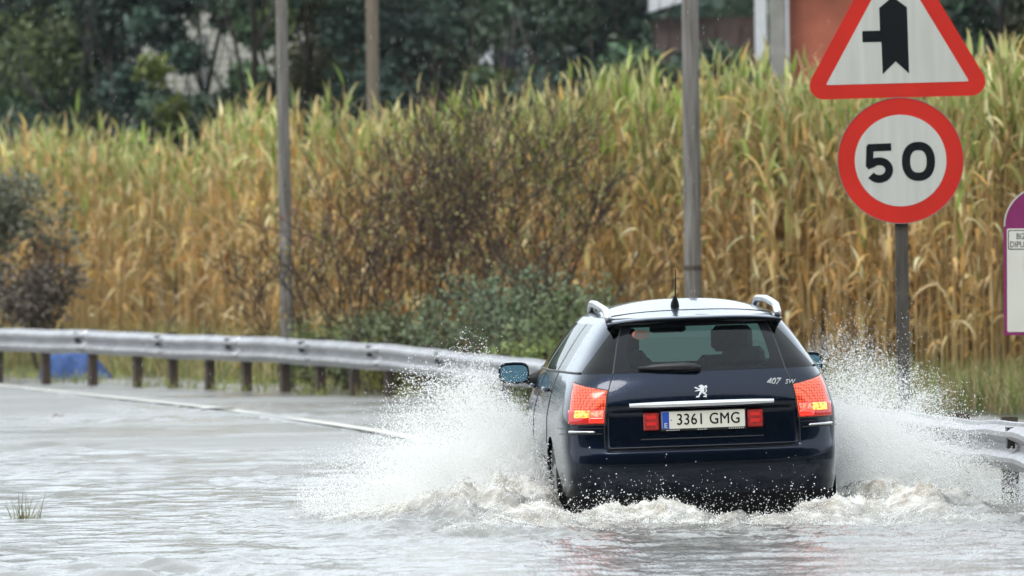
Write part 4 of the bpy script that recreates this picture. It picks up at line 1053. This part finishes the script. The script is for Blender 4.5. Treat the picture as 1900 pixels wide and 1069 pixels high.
def sideglass(s):
    def pt(name, b0, b1, t1, t0, m, par, **k):
        if s > 0: return patch(name, (b0, ZB), (b1, ZB), (t1, ZT), (t0, ZT), m, par, **k)
        return patch(name, (-b1, ZB), (-b0, ZB), (-t0, ZT), (-t1, ZT), m, par, **k)
    pt('wrap_window', QH+.006, .82, .665, .622, M_gl_dark, body, nu=18)
    pt('rear_pillar', .82, 1.005, .975, .665, M_paint, body, nu=18, nv=14)
    pt('quarter_window', 1.005, 1.09, 1.07, .975, M_gl, body)
    pt('pillar', 1.09, 1.112, 1.092, 1.07, M_black, body, nu=4)
    pt('rear_side_window', 1.112, 1.32, 1.315, 1.092, M_gl, body)
    pt('pillar', 1.32, 1.35, 1.345, 1.315, M_black, body, nu=4)
    pt('front_side_window', 1.35, 1.66, 1.64, 1.345, M_gl, body)
    pt('pillar', 1.66, 1.735, 1.72, 1.64, M_paint, body, nu=8)
    pt('windscreen_half', 1.735, 2.0, 2.0, 1.72, M_screen, body, nu=20)
    pt('window_seal', QH-.006, QH+.006, .623, .612, M_black, body, nu=4, off=.002)
both(sideglass)
# thin window sill strip
for s in (1, -1):
    qq = np.linspace(.82, 1.68, 60); P = CP(s*qq, np.full(60, ZB+.006), .004, True)
    MB().tube(P, .007, 6).build('sill_strip', M_black, body, smooth=True)
# --- roof
qa2 = np.concatenate([np.linspace(0, 1, 50), np.linspace(1, 2, 50)[1:]])
rows = []
for z_ in (ZT, 1.385, 1.40, 1.41): rows.append(CP(np.concatenate([-qa2[::-1][:-1], qa2]), z_, 0, True))
Vc = np.concatenate(rows); nu2 = len(rows[0])
mesh('roof_edge', Vc, qgrid(nu2, 4), M_paint, body)
top = CP(qa2, 1.41, 0, True); bb = np.linspace(-1, 1, 41)
vmin, vmax = top[0, 1], top[-1, 1]
prof_v = pchip([0, .12, .3, .55, .8, .93, 1], [0, .25, .60, .95, .9, .45, 0])
Vr_ = []
for p in top:
    f = float(prof_v((p[1]-vmin)/(vmax-vmin)))
    for b_ in bb: Vr_.append((p[0]*b_, p[1], 1.41 + .108*(1-abs(b_)**2.6)*f))
mesh('roof', np.array(Vr_), qgrid(41, len(top)), M_paint, body)
# roof seam behind antenna
MB().tube([(u_, .80 + .03*(u_/.5)**2, 1.41+.108*(1-abs(u_/.56)**2.6)*float(prof_v((.80-vmin)/(vmax-vmin)))+.001) for u_ in np.linspace(-.52, .52, 30)], .0025, 5).build('roof_seam', M_black, body)
# --- spoiler
us = np.linspace(-.555, .555, 45); sec = [(.58, 1.422), (.44, 1.414), (.372, 1.404), (.362, 1.397), (.370, 1.388), (.46, 1.372)]
Vs = []
for u_ in us:
    t = abs(u_)/.555; dvs = .075*t**2.4; dz = -.026*t**3.5
    for i_, (v_, z_) in enumerate(sec):
        Vs.append((u_*(1 if i_ < 4 else .985), v_+dvs, z_ + dz + (0 if i_ else -.004*t)))
sp_ = mesh('roof_spoiler', np.array(Vs), [tuple(f) for f in qgrid(6, 45)[:, ::-1]], M_paint, tailgate)
MB().add([(-.5, .375+.05, 1.384), (.5, .375+.05, 1.384), (.5, .43, 1.366), (-.5, .43, 1.366)], [(0, 3, 2, 1)]).build('spoiler_shade_band', M_black, tailgate)  # black band standing in for the shade under the spoiler
# --- roof rails
for s in (-1, 1):
    pts = []
    for t in np.linspace(0, 1, 30):
        v_ = .50 + 1.75*t; lift = min(1, math.sin(min(t, 1-t)*math.pi*.5/.13) if min(t, 1-t) < .13 else 1)
        f = float(prof_v((v_-vmin)/(vmax-vmin)))
        pts.append((s*(.535+.012*math.sin(t*math.pi)), v_, 1.405 + .042*f + .046*lift))
    MB().tube(pts, [.024]*30, 10).build('roof_rail', M_alu, car, smooth=True)
# --- antenna
az_ = 1.41+.108*float(prof_v((1.02-vmin)/(vmax-vmin)))
an = MB().tube([(-.075, 1.02, az_-.005), (-.075, 1.01, az_+.02), (-.075, .985, az_+.05), (-.075, .965, az_+.065)], [.030, .026, .014, .008], 10).build('antenna_base', M_black, car, smooth=True)
MB().tube([(-.075, .97, az_+.06), (-.078, .80, az_+.23)], [.005, .003], 6).build('antenna_mast', M_black, an)
# --- tail lights
def lens_material(name, c1, c2, scale, em, es):
    m, nt, b = newmat(name); tc = nt.nodes.new('ShaderNodeTexCoord')
    vo = nt.nodes.new('ShaderNodeTexVoronoi'); vo.inputs['Scale'].default_value = scale; vo.inputs['Randomness'].default_value = .15
    nt.links.new(tc.outputs['Object'], vo.inputs['Vector'])
    rp = nt.nodes.new('ShaderNodeValToRGB'); rp.color_ramp.elements[0].position = .42; rp.color_ramp.elements[1].position = .62
    rp.color_ramp.elements[0].color = (*c1, 1); rp.color_ramp.elements[1].color = (*c2, 1)
    nt.links.new(vo.outputs['Distance'], rp.inputs[0]); nt.links.new(rp.outputs[0], b.inputs['Base Color'])
    nt.links.new(rp.outputs[0], b.inputs['Emission Color']); b.inputs['Emission Strength'].default_value = es
    b.inputs['Roughness'].default_value = .2; b.inputs['Coat Weight'].default_value = .35
    return m
M_lens = lens_material('red_lens', (.80, .095, .032), (.27, .012, .005), 58, None, .62)
M_lens_low = pmat('deep_red_lens', (.45, .008, .006), .1, coat=1, emis=(.8, .01, .004), estr=.16)
M_lens_lit = pmat('lit_red_lens', (.7, .02, .01), .1, coat=1, emis=(1, .035, .015), estr=.75)
def lamp_material(name, ca, cb, strength):
    m, nt, b = newmat(name); tc = nt.nodes.new('ShaderNodeTexCoord')
    no = nt.nodes.new('ShaderNodeTexNoise'); no.inputs['Scale'].default_value = 55; no.inputs['Detail'].default_value = 2
    nt.links.new(tc.outputs['Object'], no.inputs['Vector']); rp = nt.nodes.new('ShaderNodeValToRGB')
    rp.color_ramp.elements[0].position = .38; rp.color_ramp.elements[1].position = .62; rp.color_ramp.elements[0].color = (*ca, 1); rp.color_ramp.elements[1].color = (*cb, 1)
    nt.links.new(no.outputs['Fac'], rp.inputs[0]); nt.links.new(rp.outputs[0], b.inputs['Emission Color']); b.inputs['Emission Strength'].default_value = strength
    b.inputs['Base Color'].default_value = (.5, .05, .02, 1)
    return m
M_bulb = lamp_material('glowing_brake_lamp', (1, .10, .02), (1, .62, .10), 2.2); M_grid = lamp_material('glowing_lamp_grid', (.85, .06, .03), (1, .42, .30), 1.0)
def lamps(s):
    def zt_(q): return .962 + .055*np.clip((q-QH)/.26, 0, 1)**.8
    q0, q1 = QH+.008, .835
    def pz(name, a0, a1, z0, z1f, m, par, off, back=.0, bulge=.0, nu=14, nv=10):
        top0, top1 = (z1f(a0), z1f(a1)) if callable(z1f) else (z1f, z1f)
        W_ = lambda q, z: q + (.030*(z-.763)/.25 - .0)*np.clip((q-QH)/.28, 0, 1)*1.9 - .05*np.clip((q-QH)/.28, 0, 1) - .010*(1-(z-.763)/.2)*(1-np.clip((q-QH)/.28, 0, 1))
        A0, A1, B0, B1 = W_(a0, z0), W_(a1, z0), W_(a0, top0), W_(a1, top1)
        if s > 0: return patch(name, (A0, z0), (A1, z0), (B1, top1), (B0, top0), m, par, nu, nv, off, bulge, True, back)
        return patch(name, (-A1, z0), (-A0, z0), (-B0, top0), (-B1, top1), m, par, nu, nv, off, bulge, True, back)
    tl = pz('tail_light', q0, q1, .763, zt_, M_lens, car, .004, .02, .012, 26, 20)
    tl['label'] = 'lit red tail light with honeycomb lens'
    pz('light_surround', q0-.010, q1+.008, .752, lambda q: zt_(q)+.010, M_black, tl, .0015, .0, 0, 26, 6)
    pz('deep_red_band', q0+.003, q1-.004, .765, .848, M_lens_low, tl, .0185, .02, .001, 20, 6)
    pz('lit_red_corner', q0+.003, q0+.105, .768, .803, M_lens_lit, tl, .0215, .004, 0, 10, 4)
    pz('brake_lamp', q0+.100, q0+.215, .800, .843, M_bulb, tl, .0225, .004, .002, 10, 5)
    pz('lamp_grid', q0+.006, q0+.098, .804, .842, M_grid, tl, .0220, .004, .001, 10, 5)
both(lamps)
# --- seams
def seam(name, pts, par, r=.0028, off=.0005):
    P = [CP(a, b, off) for a, b in pts]; MB().tube(P, r, 5).build(name, M_black, par)
for s in (1, -1):
    seam('tailgate_seam', [(s*QH, z_) for z_ in np.linspace(.61, ZB, 40)], tailgate, .0035)
    seam('bumper_seam', [(s*q_, .735) for q_ in np.linspace(QH+.01, .95, 20)], bumper)
    seam('door_seam', [(s*(1.29+.02*math.sin(t*3)), z_) for t, z_ in zip(np.linspace(0, 1, 20), np.linspace(.30, ZB, 20))], body)
    seam('door_seam', [(s*(1.075 + .06*max(0, .72-z_)), z_) for z_ in np.linspace(.62, ZB, 16)], body)
    seam('door_seam', [(s*1.62, z_) for z_ in np.linspace(.30, ZB, 20)], body)
    P = [CP(s*q_, .52, .006) for q_ in np.linspace(1.13, 1.62, 24)]; MB().tube(P, .011, 6).build('rub_strip', M_black, body, smooth=True)
seam('tailgate_seam', [(q_, .606) for q_ in np.linspace(-QH+.02, QH-.02, 60)], tailgate, .004)
for s in (1, -1):
    for q_ in (1.10, 1.40):
        P = CP(s*q_, .955, .012); P2 = CP(s*(q_+.035), .955, .03); P3 = CP(s*(q_+.075), .955, .012)
        MB().tube([P, P2, P3], [.012, .014, .012], 8).build('door_handle', M_paint, body, smooth=True)
    P = CP(s*.965, .845, .003); 
# --- chrome strip over the plate
zs_ = .872
mb = MB(); us = np.linspace(-.452, .452, 41); V = []
for u_ in us:
    t = abs(u_)/.452; h = .020*(1-.35*t**3); q_ = u_
    v_ = float(f_v0(zs_)) + .012*t**2 + .008
    for (dv_, dz_) in ((.03, h), (-.018, h*.8), (-.030, 0), (-.026, -h*.9), (.03, -h)): V.append((u_, v_+dv_, zs_+dz_))
n5 = 5
Qs = [(i*n5+j, i*n5+(j+1) % n5, (i+1)*n5+(j+1) % n5, (i+1)*n5+j) for i in range(40) for j in range(n5)] + [tuple(range(n5)), tuple(40*n5+j for j in range(n5-1, -1, -1))]
mesh('chrome_strip', np.array(V), Qs, M_chrome, tailgate, smooth=False)
# --- number plate and reflectors
pv = float(f_v0(.767))+.030; M_plate = pmat('plate_white', (.64, .62, .54), .5, var=.03); M_eu = pmat('plate_blue', (.012, .06, .36), .5)
pl = MB().box((.008, pv, .767), (.535, .008, .128), 0, .003).build('number_plate', M_black, tailgate); pl['label'] = 'white number plate 3361 GMG with blue band'
panel('plate_face', rounded_poly(ccw([(-.26, -.0535), (.26, -.0535), (.26, .0535), (-.26, .0535)]), .006), M_plate, pl, pv-.0065, .002, .7705, .008)
panel('country_band', [(-.258, -.052), (-.214, -.052), (-.214, .052), (-.258, .052)], M_eu, pl, pv-.0078, .0012, .7705, .008)
text_obj('country_letter', 'E', .042, M_swhite, pl, (-.228, pv-.0082, .738), .0008, extrude=.0003)
text_obj('plate_characters', '3361 GMG', .098, M_sblack, pl, (.038, pv-.0072, .770), 0.0, sx=.86, extrude=.0003, space=1.06)
text_obj('plate_characters', '3361 GMG', .098, M_sblack, pl, (.0402, pv-.0073, .7706), 0.0, sx=.86, extrude=.0003, space=1.06)
text_obj('plate_characters', '3361 GMG', .098, M_sblack, pl, (.0391, pv-.0074, .7694), 0.0, sx=.86, extrude=.0003, space=1.06)
panel('plate_screw', circle(.004, 8), M_sblack, pl, pv-.0075, .001, .7705, -.192)
for x0, w_ in ((-.225, .095), (-.03, .065), (.165, .10)):
    for kx in range(int(w_/.012)):
        panel('frame_lettering', [(0, -.003), (.008, -.003), (.008, .003), (0, .003)], M_swhite, pl, pv-.0046, .0006, .7085, x0+kx*.0125)
for s in (-1, 1):
    rf_ = MB().box((s*.325+.008, pv+.004, .766), (.098, .014, .112), 0, .006).build('red_reflector', pmat('reflector_red', (.30, .010, .008), .15, coat=1, var=.3, scale=60), tailgate)
    MB().box((s*.325+.008, pv-.0035, .792), (.06, .004, .022), 0, .0015).build('reflector_bar', M_lens_low, rf_)
    MB().box((s*.325+.008, pv-.0035, .752), (.06, .004, .022), 0, .0015).build('reflector_bar', M_lens_low, rf_)
# fold line below the plate
seam('lower_fold', [(q_, .655) for q_ in np.linspace(-.32, .32, 30)], tailgate, .004, .0)
# --- lion badge: flat silver shape
k_ = .085/500.0
Lf = lambda pts: [((x-575)*k_, -(y-600)*k_) for x, y in pts]
badge = [[(480, 410), (560, 360), (620, 352), (680, 400), (700, 440), (690, 520), (700, 560), (680, 620), (640, 660), (560, 660), (540, 600), (520, 480), (545, 430), (500, 430)],
         [(325, 440), (370, 428), (440, 460), (540, 510), (540, 560), (470, 530), (380, 490)], [(330, 600), (400, 560), (520, 535), (545, 585), (460, 590)],
         [(690, 430), (740, 380), (790, 380), (812, 470), (790, 490), (740, 450), (700, 500)], [(750, 470), (790, 560), (780, 620), (740, 660), (680, 660), (690, 632), (735, 630), (752, 600), (748, 550), (730, 490)],
         [(530, 610), (600, 640), (560, 720), (500, 765), (470, 755), (500, 690)], [(370, 830), (395, 775), (450, 765), (530, 765), (490, 825)],
         [(610, 640), (690, 650), (740, 700), (795, 730), (780, 750), (730, 745), (650, 700)], [(640, 815), (670, 775), (770, 765), (780, 780), (760, 830)]]
bv = float(f_v0(.945)) - .001
mb = MB(); tl_ = -math.atan(float(f_v0(.99)-f_v0(.90))/.09)
for pg in badge: mb.prism(ccw(Lf(pg)), (0, bv-.006, .945), (1, 0, 0), (0, math.sin(-tl_), math.cos(tl_)), .014, (0, 1, 0))
mb.build('badge', M_letter, tailgate)
tz_ = .989; uu = .472; vv_ = float(CP(.40, tz_, 0, True)[1])
text_obj('model_lettering', '407', .055, M_letter, tailgate, (.455, vv_-.004, tz_), .0010, shear=.28, sx=1.0, extrude=.003, tilt=-.30)
text_obj('model_lettering', 'SW', .040, M_letter, tailgate, (.560, vv_+.008, tz_-.005), 0.0, shear=.28, extrude=.003, tilt=-.30)
# --- bumper corner chrome
for s in (1, -1):
    P = [CP(s*q_, .712+.004*math.sin((q_-.6)*8), .006) for q_ in np.linspace(.60, .80, 18)]
    MB().tube(P, [.002]+[.009]*16+[.002], 6).build('corner_trim', M_chrome, bumper, smooth=True)
    MB().tube([CP(s*q_, .700, .001) for q_ in np.linspace(.56, .92, 18)], .004, 5).build('bumper_groove', M_black, bumper)
# --- wiper
def on_glass(u_, z_, off): 
    return np.array((u_, float(f_v0(z_))+.004+.05*(abs(u_)/.6)**2 - off, z_))
wp = MB().tube([on_glass(-.015, 1.083, .028), on_glass(-.015, 1.10, .03)], .022, 12).build('wiper_pivot', M_black, tailgate, smooth=True)
MB().tube([on_glass(-.015, 1.095, .036), on_glass(-.10, 1.103, .04), on_glass(-.26, 1.104, .036), on_glass(-.385, 1.100, .03)], [.024, .027, .022, .008], 8).build('wiper_arm', M_black, wp, smooth=True)
# --- sticker in the rear window
stc = on_glass(-.345, 1.305, .0); st_ = empty('tmp') if False else None
sdir = np.array((0, float(f_v0(1.36)-f_v0(1.29)), .07)); sdir /= np.linalg.norm(sdir)
M_stb = pmat('sticker_blue', (.09, .22, .30), .6, var=.2, scale=40); M_str = pmat('sticker_red', (.30, .08, .07), .6)
ring = [(.052*math.cos(t), .044*math.sin(t)) for t in np.linspace(0, 2*math.pi, 28, endpoint=False)]
sk = MB().prism(ccw(ring), stc+np.array((0, .012, 0)), (1, 0, 0), sdir, .001, (0, 1, 0)).build('sticker', M_str, hg)
MB().prism(ccw([(a*.66, b*.72) for a, b in ring]), stc+np.array((0, .0105, -.003)), (1, 0, 0), sdir, .001, (0, 1, 0)).build('sticker_centre', M_stb, sk)
# --- mirrors
for s in (-1, 1):
    b0 = CP(s*1.66, 1.03, 0); c = np.array((s*(1.00 if s < 0 else .955), b0[1]+.02, 1.035))
    hd = []
    V = []; nn = 20
    for r_, (dy, sx_, sz_) in enumerate(((-.035, .092, .062), (-.04, .100, .070), (.0, .103, .074), (.06, .085, .060), (.10, .045, .032))):
        for t in np.linspace(0, 2*math.pi, nn, endpoint=False):
            cs, sn = math.cos(t), math.sin(t); V.append((c[0]+sx_*math.copysign(abs(cs)**.55, cs), c[1]+dy, c[2]+sz_*math.copysign(abs(sn)**.6, sn)))
    Q = [(r_*nn+i, r_*nn+(i+1) % nn, (r_+1)*nn+(i+1) % nn, (r_+1)*nn+i) for r_ in range(4) for i in range(nn)] + [tuple(4*nn+i for i in range(nn))]
    mr = mesh('door_mirror', np.array(V), Q, M_paint, car)
    gp = [(.090*math.copysign(abs(math.cos(t))**.55, math.cos(t)), .060*math.copysign(abs(math.sin(t))**.6, math.sin(t))) for t in np.linspace(0, 2*math.pi, 28, endpoint=False)]
    MB().prism(ccw(gp), (c[0], c[1]-.033, c[2]), (1, 0, 0), (0, .27, 1), .004, (0, 1, 0)).build('mirror_glass', pmat('mirror_glass', (.05, .10, .125), .05, 1.0), mr)
    MB().tube([(s*.80, b0[1]+.03, 1.01), (s*.90, b0[1]+.04, .985), (c[0]-s*.06, c[1]+.02, c[2]-.03)], [.05, .035, .03], 10).build('mirror_arm', M_black, mr, smooth=True)
# --- wheels
for (wv, wz) in WHEEL:
    for s in (-1, 1):
        w = empty('wheel', (s*.775, wv, wz)); w.parent = car
        MB().lathe([(.20, -.10), (.29, -.108), (.315, -.09), (.32, 0), (.315, .09), (.29, .108), (.20, .10)], (0, 0, 0), 'x', 36).build('tyre', M_rubber, w, smooth=True)
        rm = MB(); rm.lathe([(.205, -.1), (.205, .1)], (0, 0, 0), 'x', 36)
        for k in range(5):
            a = 2*math.pi*k/5
            rm.prism([(-.035, .03), (.035, .03), (.022, .20), (-.022, .20)], (s*.07, 0, 0), (0, math.cos(a), math.sin(a)), (0, -math.sin(a), math.cos(a)), s*.025, (1, 0, 0))
        rm.lathe([(.0, s*.10), (.05, s*.095), (.055, s*.06)], (0, 0, 0), 'x', 20)
        rm.build('rim', M_alu, w)
        arc = [(s*(float(abs(CP(1.0, .5, 0)[0]))*1.0), wv+RA*math.cos(t), wz+RA*math.sin(t)) for t in np.linspace(-.1, math.pi+.1, 30)]
        MB().lathe([(RA+.015, -s*.02), (RA+.015, -s*.42), (.1, -s*.42)], (s*.90, wv, wz), 'x', 36).build('wheel_housing', M_under, w if False else car, smooth=True)
# --- underbody and cabin
MB().box((0, 2.35, .26), (1.5, 4.2, .12)).build('floor_pan', M_under, car)
MB().box((0, .22, .25), (1.35, .16, .18), 0, .03).build('lower_valance', M_under, bumper)
cab = MB(); cab.box((0, 1.0, .78), (1.45, 1.5, .46)); cab.build('cargo_cover', M_int, car)
MB().box((0, 3.05, .80), (1.48, .55, .42), 0, .06).build('dashboard', M_int, car)
for s in (-1, 1):
    seat = MB().box((s*.37, 2.2, .83), (.50, .16, .60), 0, .06).build('front_seat', M_seat, car)
    MB().box((s*.37, 2.15, 1.235), (.27, .09, .17), 0, .035).build('headrest', M_seat, seat)
    rs = MB().box((s*.38, 1.42, .82), (.62, .16, .55), 0, .06).build('rear_seat', M_seat, car)
    MB().box((s*.38, 1.38, 1.13), (.27, .08, .12), 0, .03).build('headrest', M_seat, rs)
MB().box((0, 2.78, 1.31), (.24, .04, .07), 0, .015).build('interior_mirror', M_black, car)

# ------------------------------------------------------------------ spray thrown up by the wheels
M_drop, _nt, _b = newmat('spray_water')
_b.inputs['Base Color'].default_value = (.97, .97, .96, 1); _b.inputs['Roughness'].default_value = .25
_tr = _nt.nodes.new('ShaderNodeBsdfTranslucent'); _tr.inputs[0].default_value = (.97, .97, .96, 1)
_mx = _nt.nodes.new('ShaderNodeMixShader'); _mx.inputs[0].default_value = .45
_nt.links.new(_b.outputs[0], _mx.inputs[1]); _nt.links.new(_tr.outputs[0], _mx.inputs[2]); _nt.links.new(_mx.outputs[0], _nt.nodes['Material Output'].inputs[0])
def droplet_nodes():
    ng = bpy.data.node_groups.new('droplets', 'GeometryNodeTree')
    ng.interface.new_socket('Geometry', in_out='INPUT', socket_type='NodeSocketGeometry'); ng.interface.new_socket('Geometry', in_out='OUTPUT', socket_type='NodeSocketGeometry')
    gi = ng.nodes.new('NodeGroupInput'); go = ng.nodes.new('NodeGroupOutput')
    ic = ng.nodes.new('GeometryNodeMeshIcoSphere'); ic.inputs['Radius'].default_value = 1.0; ic.inputs['Subdivisions'].default_value = 1
    sm = ng.nodes.new('GeometryNodeSetMaterial'); sm.inputs['Material'].default_value = M_drop
    ip = ng.nodes.new('GeometryNodeInstanceOnPoints'); na = ng.nodes.new('GeometryNodeInputNamedAttribute'); na.data_type = 'FLOAT'; na.inputs[0].default_value = 'rad'
    ng.links.new(gi.outputs[0], ip.inputs['Points']); ng.links.new(ic.outputs[0], sm.inputs[0]); ng.links.new(sm.outputs[0], ip.inputs['Instance'])
    ng.links.new(na.outputs['Attribute'], ip.inputs['Scale']); ng.links.new(ip.outputs[0], go.inputs[0])
    return ng
NG = droplet_nodes()
def droplets(name, P, rad, label):
    o = mesh(name, P, np.zeros((0, 3), int) if False else [], M_drop, attrs={'rad': rad}, smooth=False)
    md = o.modifiers.new('droplets', 'NODES'); md.node_group = NG
    return tag(o, label, 'spray', kind='stuff')
rg = np.random.default_rng(99)
def plume(n, sgn, src_v, src_sd, reach, zmax_f, vy_sd, seed, fine):
    """ballistic spray: distance out from the flank, height below an envelope, broken into strands"""
    r = np.random.default_rng(seed)
    d = r.gamma(1.9, reach/3.4, n)
    v = r.normal(src_v, src_sd, n) - d*.55 + r.normal(0, vy_sd, n)
    env = zmax_f(d)
    t = r.beta(1.05, 1.6, n)
    az = d*2.4 + v*.6
    strand = fbm(az*1.6+seed, t*3.5+v*1.3, 4)
    z = env*t*(0.55+.9*strand) + r.normal(0, .012, n)
    keep = (fbm(d*4.5+3*seed, z*5.5+v*1.8, 3) > r.uniform(.18, .66, n)) & (z > -.03) & (d < reach*2.0)
    u = sgn*(.86 + d)
    return u[keep], v[keep], z[keep]
def spray(name, sgn, label, cfg):
    U, Vv, Z, Rr = [], [], [], []
    for (n, sv, ss_, reach, zf, vs, seed, rmin, rmax) in cfg:
        u, v, z = plume(n, sgn, sv, ss_, reach, zf, vs, seed, 0)
        r = np.random.default_rng(seed+500)
        rad = rmin*(rmax/rmin)**(r.random(len(u))**2.0)
        U.append(u); Vv.append(v); Z.append(z); Rr.append(rad)
    u, v, z, rad = map(np.concatenate, (U, Vv, Z, Rr))
    X, Y, _ = car_world(u, v)
    return droplets(name, np.stack([X, Y, z], 1), rad, label)
envL = lambda d: np.interp(d, [0, .15, .45, .9, 1.3, 1.8, 2.6], [.38, .66, 1.02, .82, .48, .26, .10])
envR = lambda d: np.interp(d, [0, .15, .4, .7, 1.0, 1.5], [.66, .88, 1.0, .92, .62, .22])
envLow = lambda d: np.interp(d, [0, .3, .8, 1.4, 2.2], [.30, .50, .46, .28, .10])
spray('left_spray', -1, 'white water spray fanning out left of the car', [
    (260000, 2.9, .7, .82, envLow, .45, 1, .0013, .0032), (260000, 2.8, .7, .80, envL, .5, 2, .0012, .0030),
    (110000, 3.0, .7, .80, envLow, .45, 4, .0030, .0065), (70000, 2.9, .7, .82, envL, .5, 5, .0025, .0055), (6000, 3.0, .8, 1.0, lambda d: envL(d)*1.25, .6, 3, .0016, .0040)])
spray('right_spray', 1, 'white water spray thrown up right of the car', [
    (190000, 3.0, .6, .70, lambda d: envR(d)*.6, .4, 11, .0013, .0032), (210000, 2.9, .6, .75, envR, .45, 12, .0012, .0030),
    (80000, 3.0, .6, .72, lambda d: envR(d)*.6, .4, 14, .0030, .0065), (70000, 2.9, .6, .76, envR, .45, 15, .0024, .005), (6000, 3.0, .7, .8, lambda d: envR(d)*1.35, .5, 13, .0016, .0038)])
# droplets flicked up behind the bumper
r = np.random.default_rng(4); n = 1300
u = r.uniform(-1.05, 1.05, n); v = -np.abs(r.normal(.08, .22, n))-.03; z = np.abs(r.normal(0, .13, n))*(.5+fbm(u*3, v*3, 2)) ; X_, Y_, _ = car_world(u, v)
droplets('rear_spray', np.stack([X_, Y_, z], 1), .0016*(3.2**(r.random(n)**2)), 'water droplets flying behind the rear bumper')
# torn water and bubbles over the churned wake
r = np.random.default_rng(44); n = 420000
u = r.uniform(-2.6, 2.3, n); v = r.uniform(-2.2, 3.6, n); X_, Y_, _ = car_world(u, v)
h_, f_ = water_field(X_, Y_)
clot = fbm(X_*7, Y_*5, 4)
keep = (f_ > r.uniform(.15, 1.5, n)) & (clot > r.uniform(.35, .62, n)) & ((np.abs(u) > .88) | (v < .0))
X_, Y_, h_, f_ = X_[keep], Y_[keep], h_[keep], f_[keep]
z_ = h_ + .002 + np.abs(r.normal(0, 1, len(h_)))*np.where(r.random(len(h_)) < .22, .045, .006)*f_
droplets('wake_foam', np.stack([X_, Y_, z_], 1), .0014*(3.4**(r.random(len(h_))**2)), 'torn white water and bubbles over the wake')
# falling rain: short streaks
r = np.random.default_rng(15); n = 9000
Yr = 60 + 90*r.random(n)**1.0; Xr = (r.uniform(-1200, 1200, n))/F*Yr; Zr = CAMZ + r.uniform(-620, 620, n)/F*Yr
ok = Zr > .05; Xr, Yr, Zr = Xr[ok], Yr[ok], Zr[ok]
P0 = np.stack([Xr, Yr, Zr], 1); P1 = P0 + np.array([.004, 0, .02])*r.uniform(.6, 1.4, (len(P0), 1))
V, Q, c_ = prisms(P0, P1, np.full(len(P0), .0008), np.full(len(P0), .0006), np.ones((len(P0), 3)), 3)
tag(mesh('rain', V, Q, M_drop, smooth=True), 'fine rain falling through the whole view', 'rain', kind='stuff')

# rain-laden air
mh = bpy.data.materials.new('rain_haze'); mh.use_nodes = True; nh = mh.node_tree; nh.nodes.clear()
oh = nh.nodes.new('ShaderNodeOutputMaterial'); vh = nh.nodes.new('ShaderNodeVolumePrincipled'); vh.inputs['Color'].default_value = (.80, .86, .90, 1); vh.inputs['Density'].default_value = .00009
nh.links.new(vh.outputs[0], oh.inputs['Volume'])
hz = MB().box((0, 250, 48), (1020, 930, 100)).build('haze', mh); tag(hz, 'thin rain haze hanging in the air', 'haze', kind='stuff')
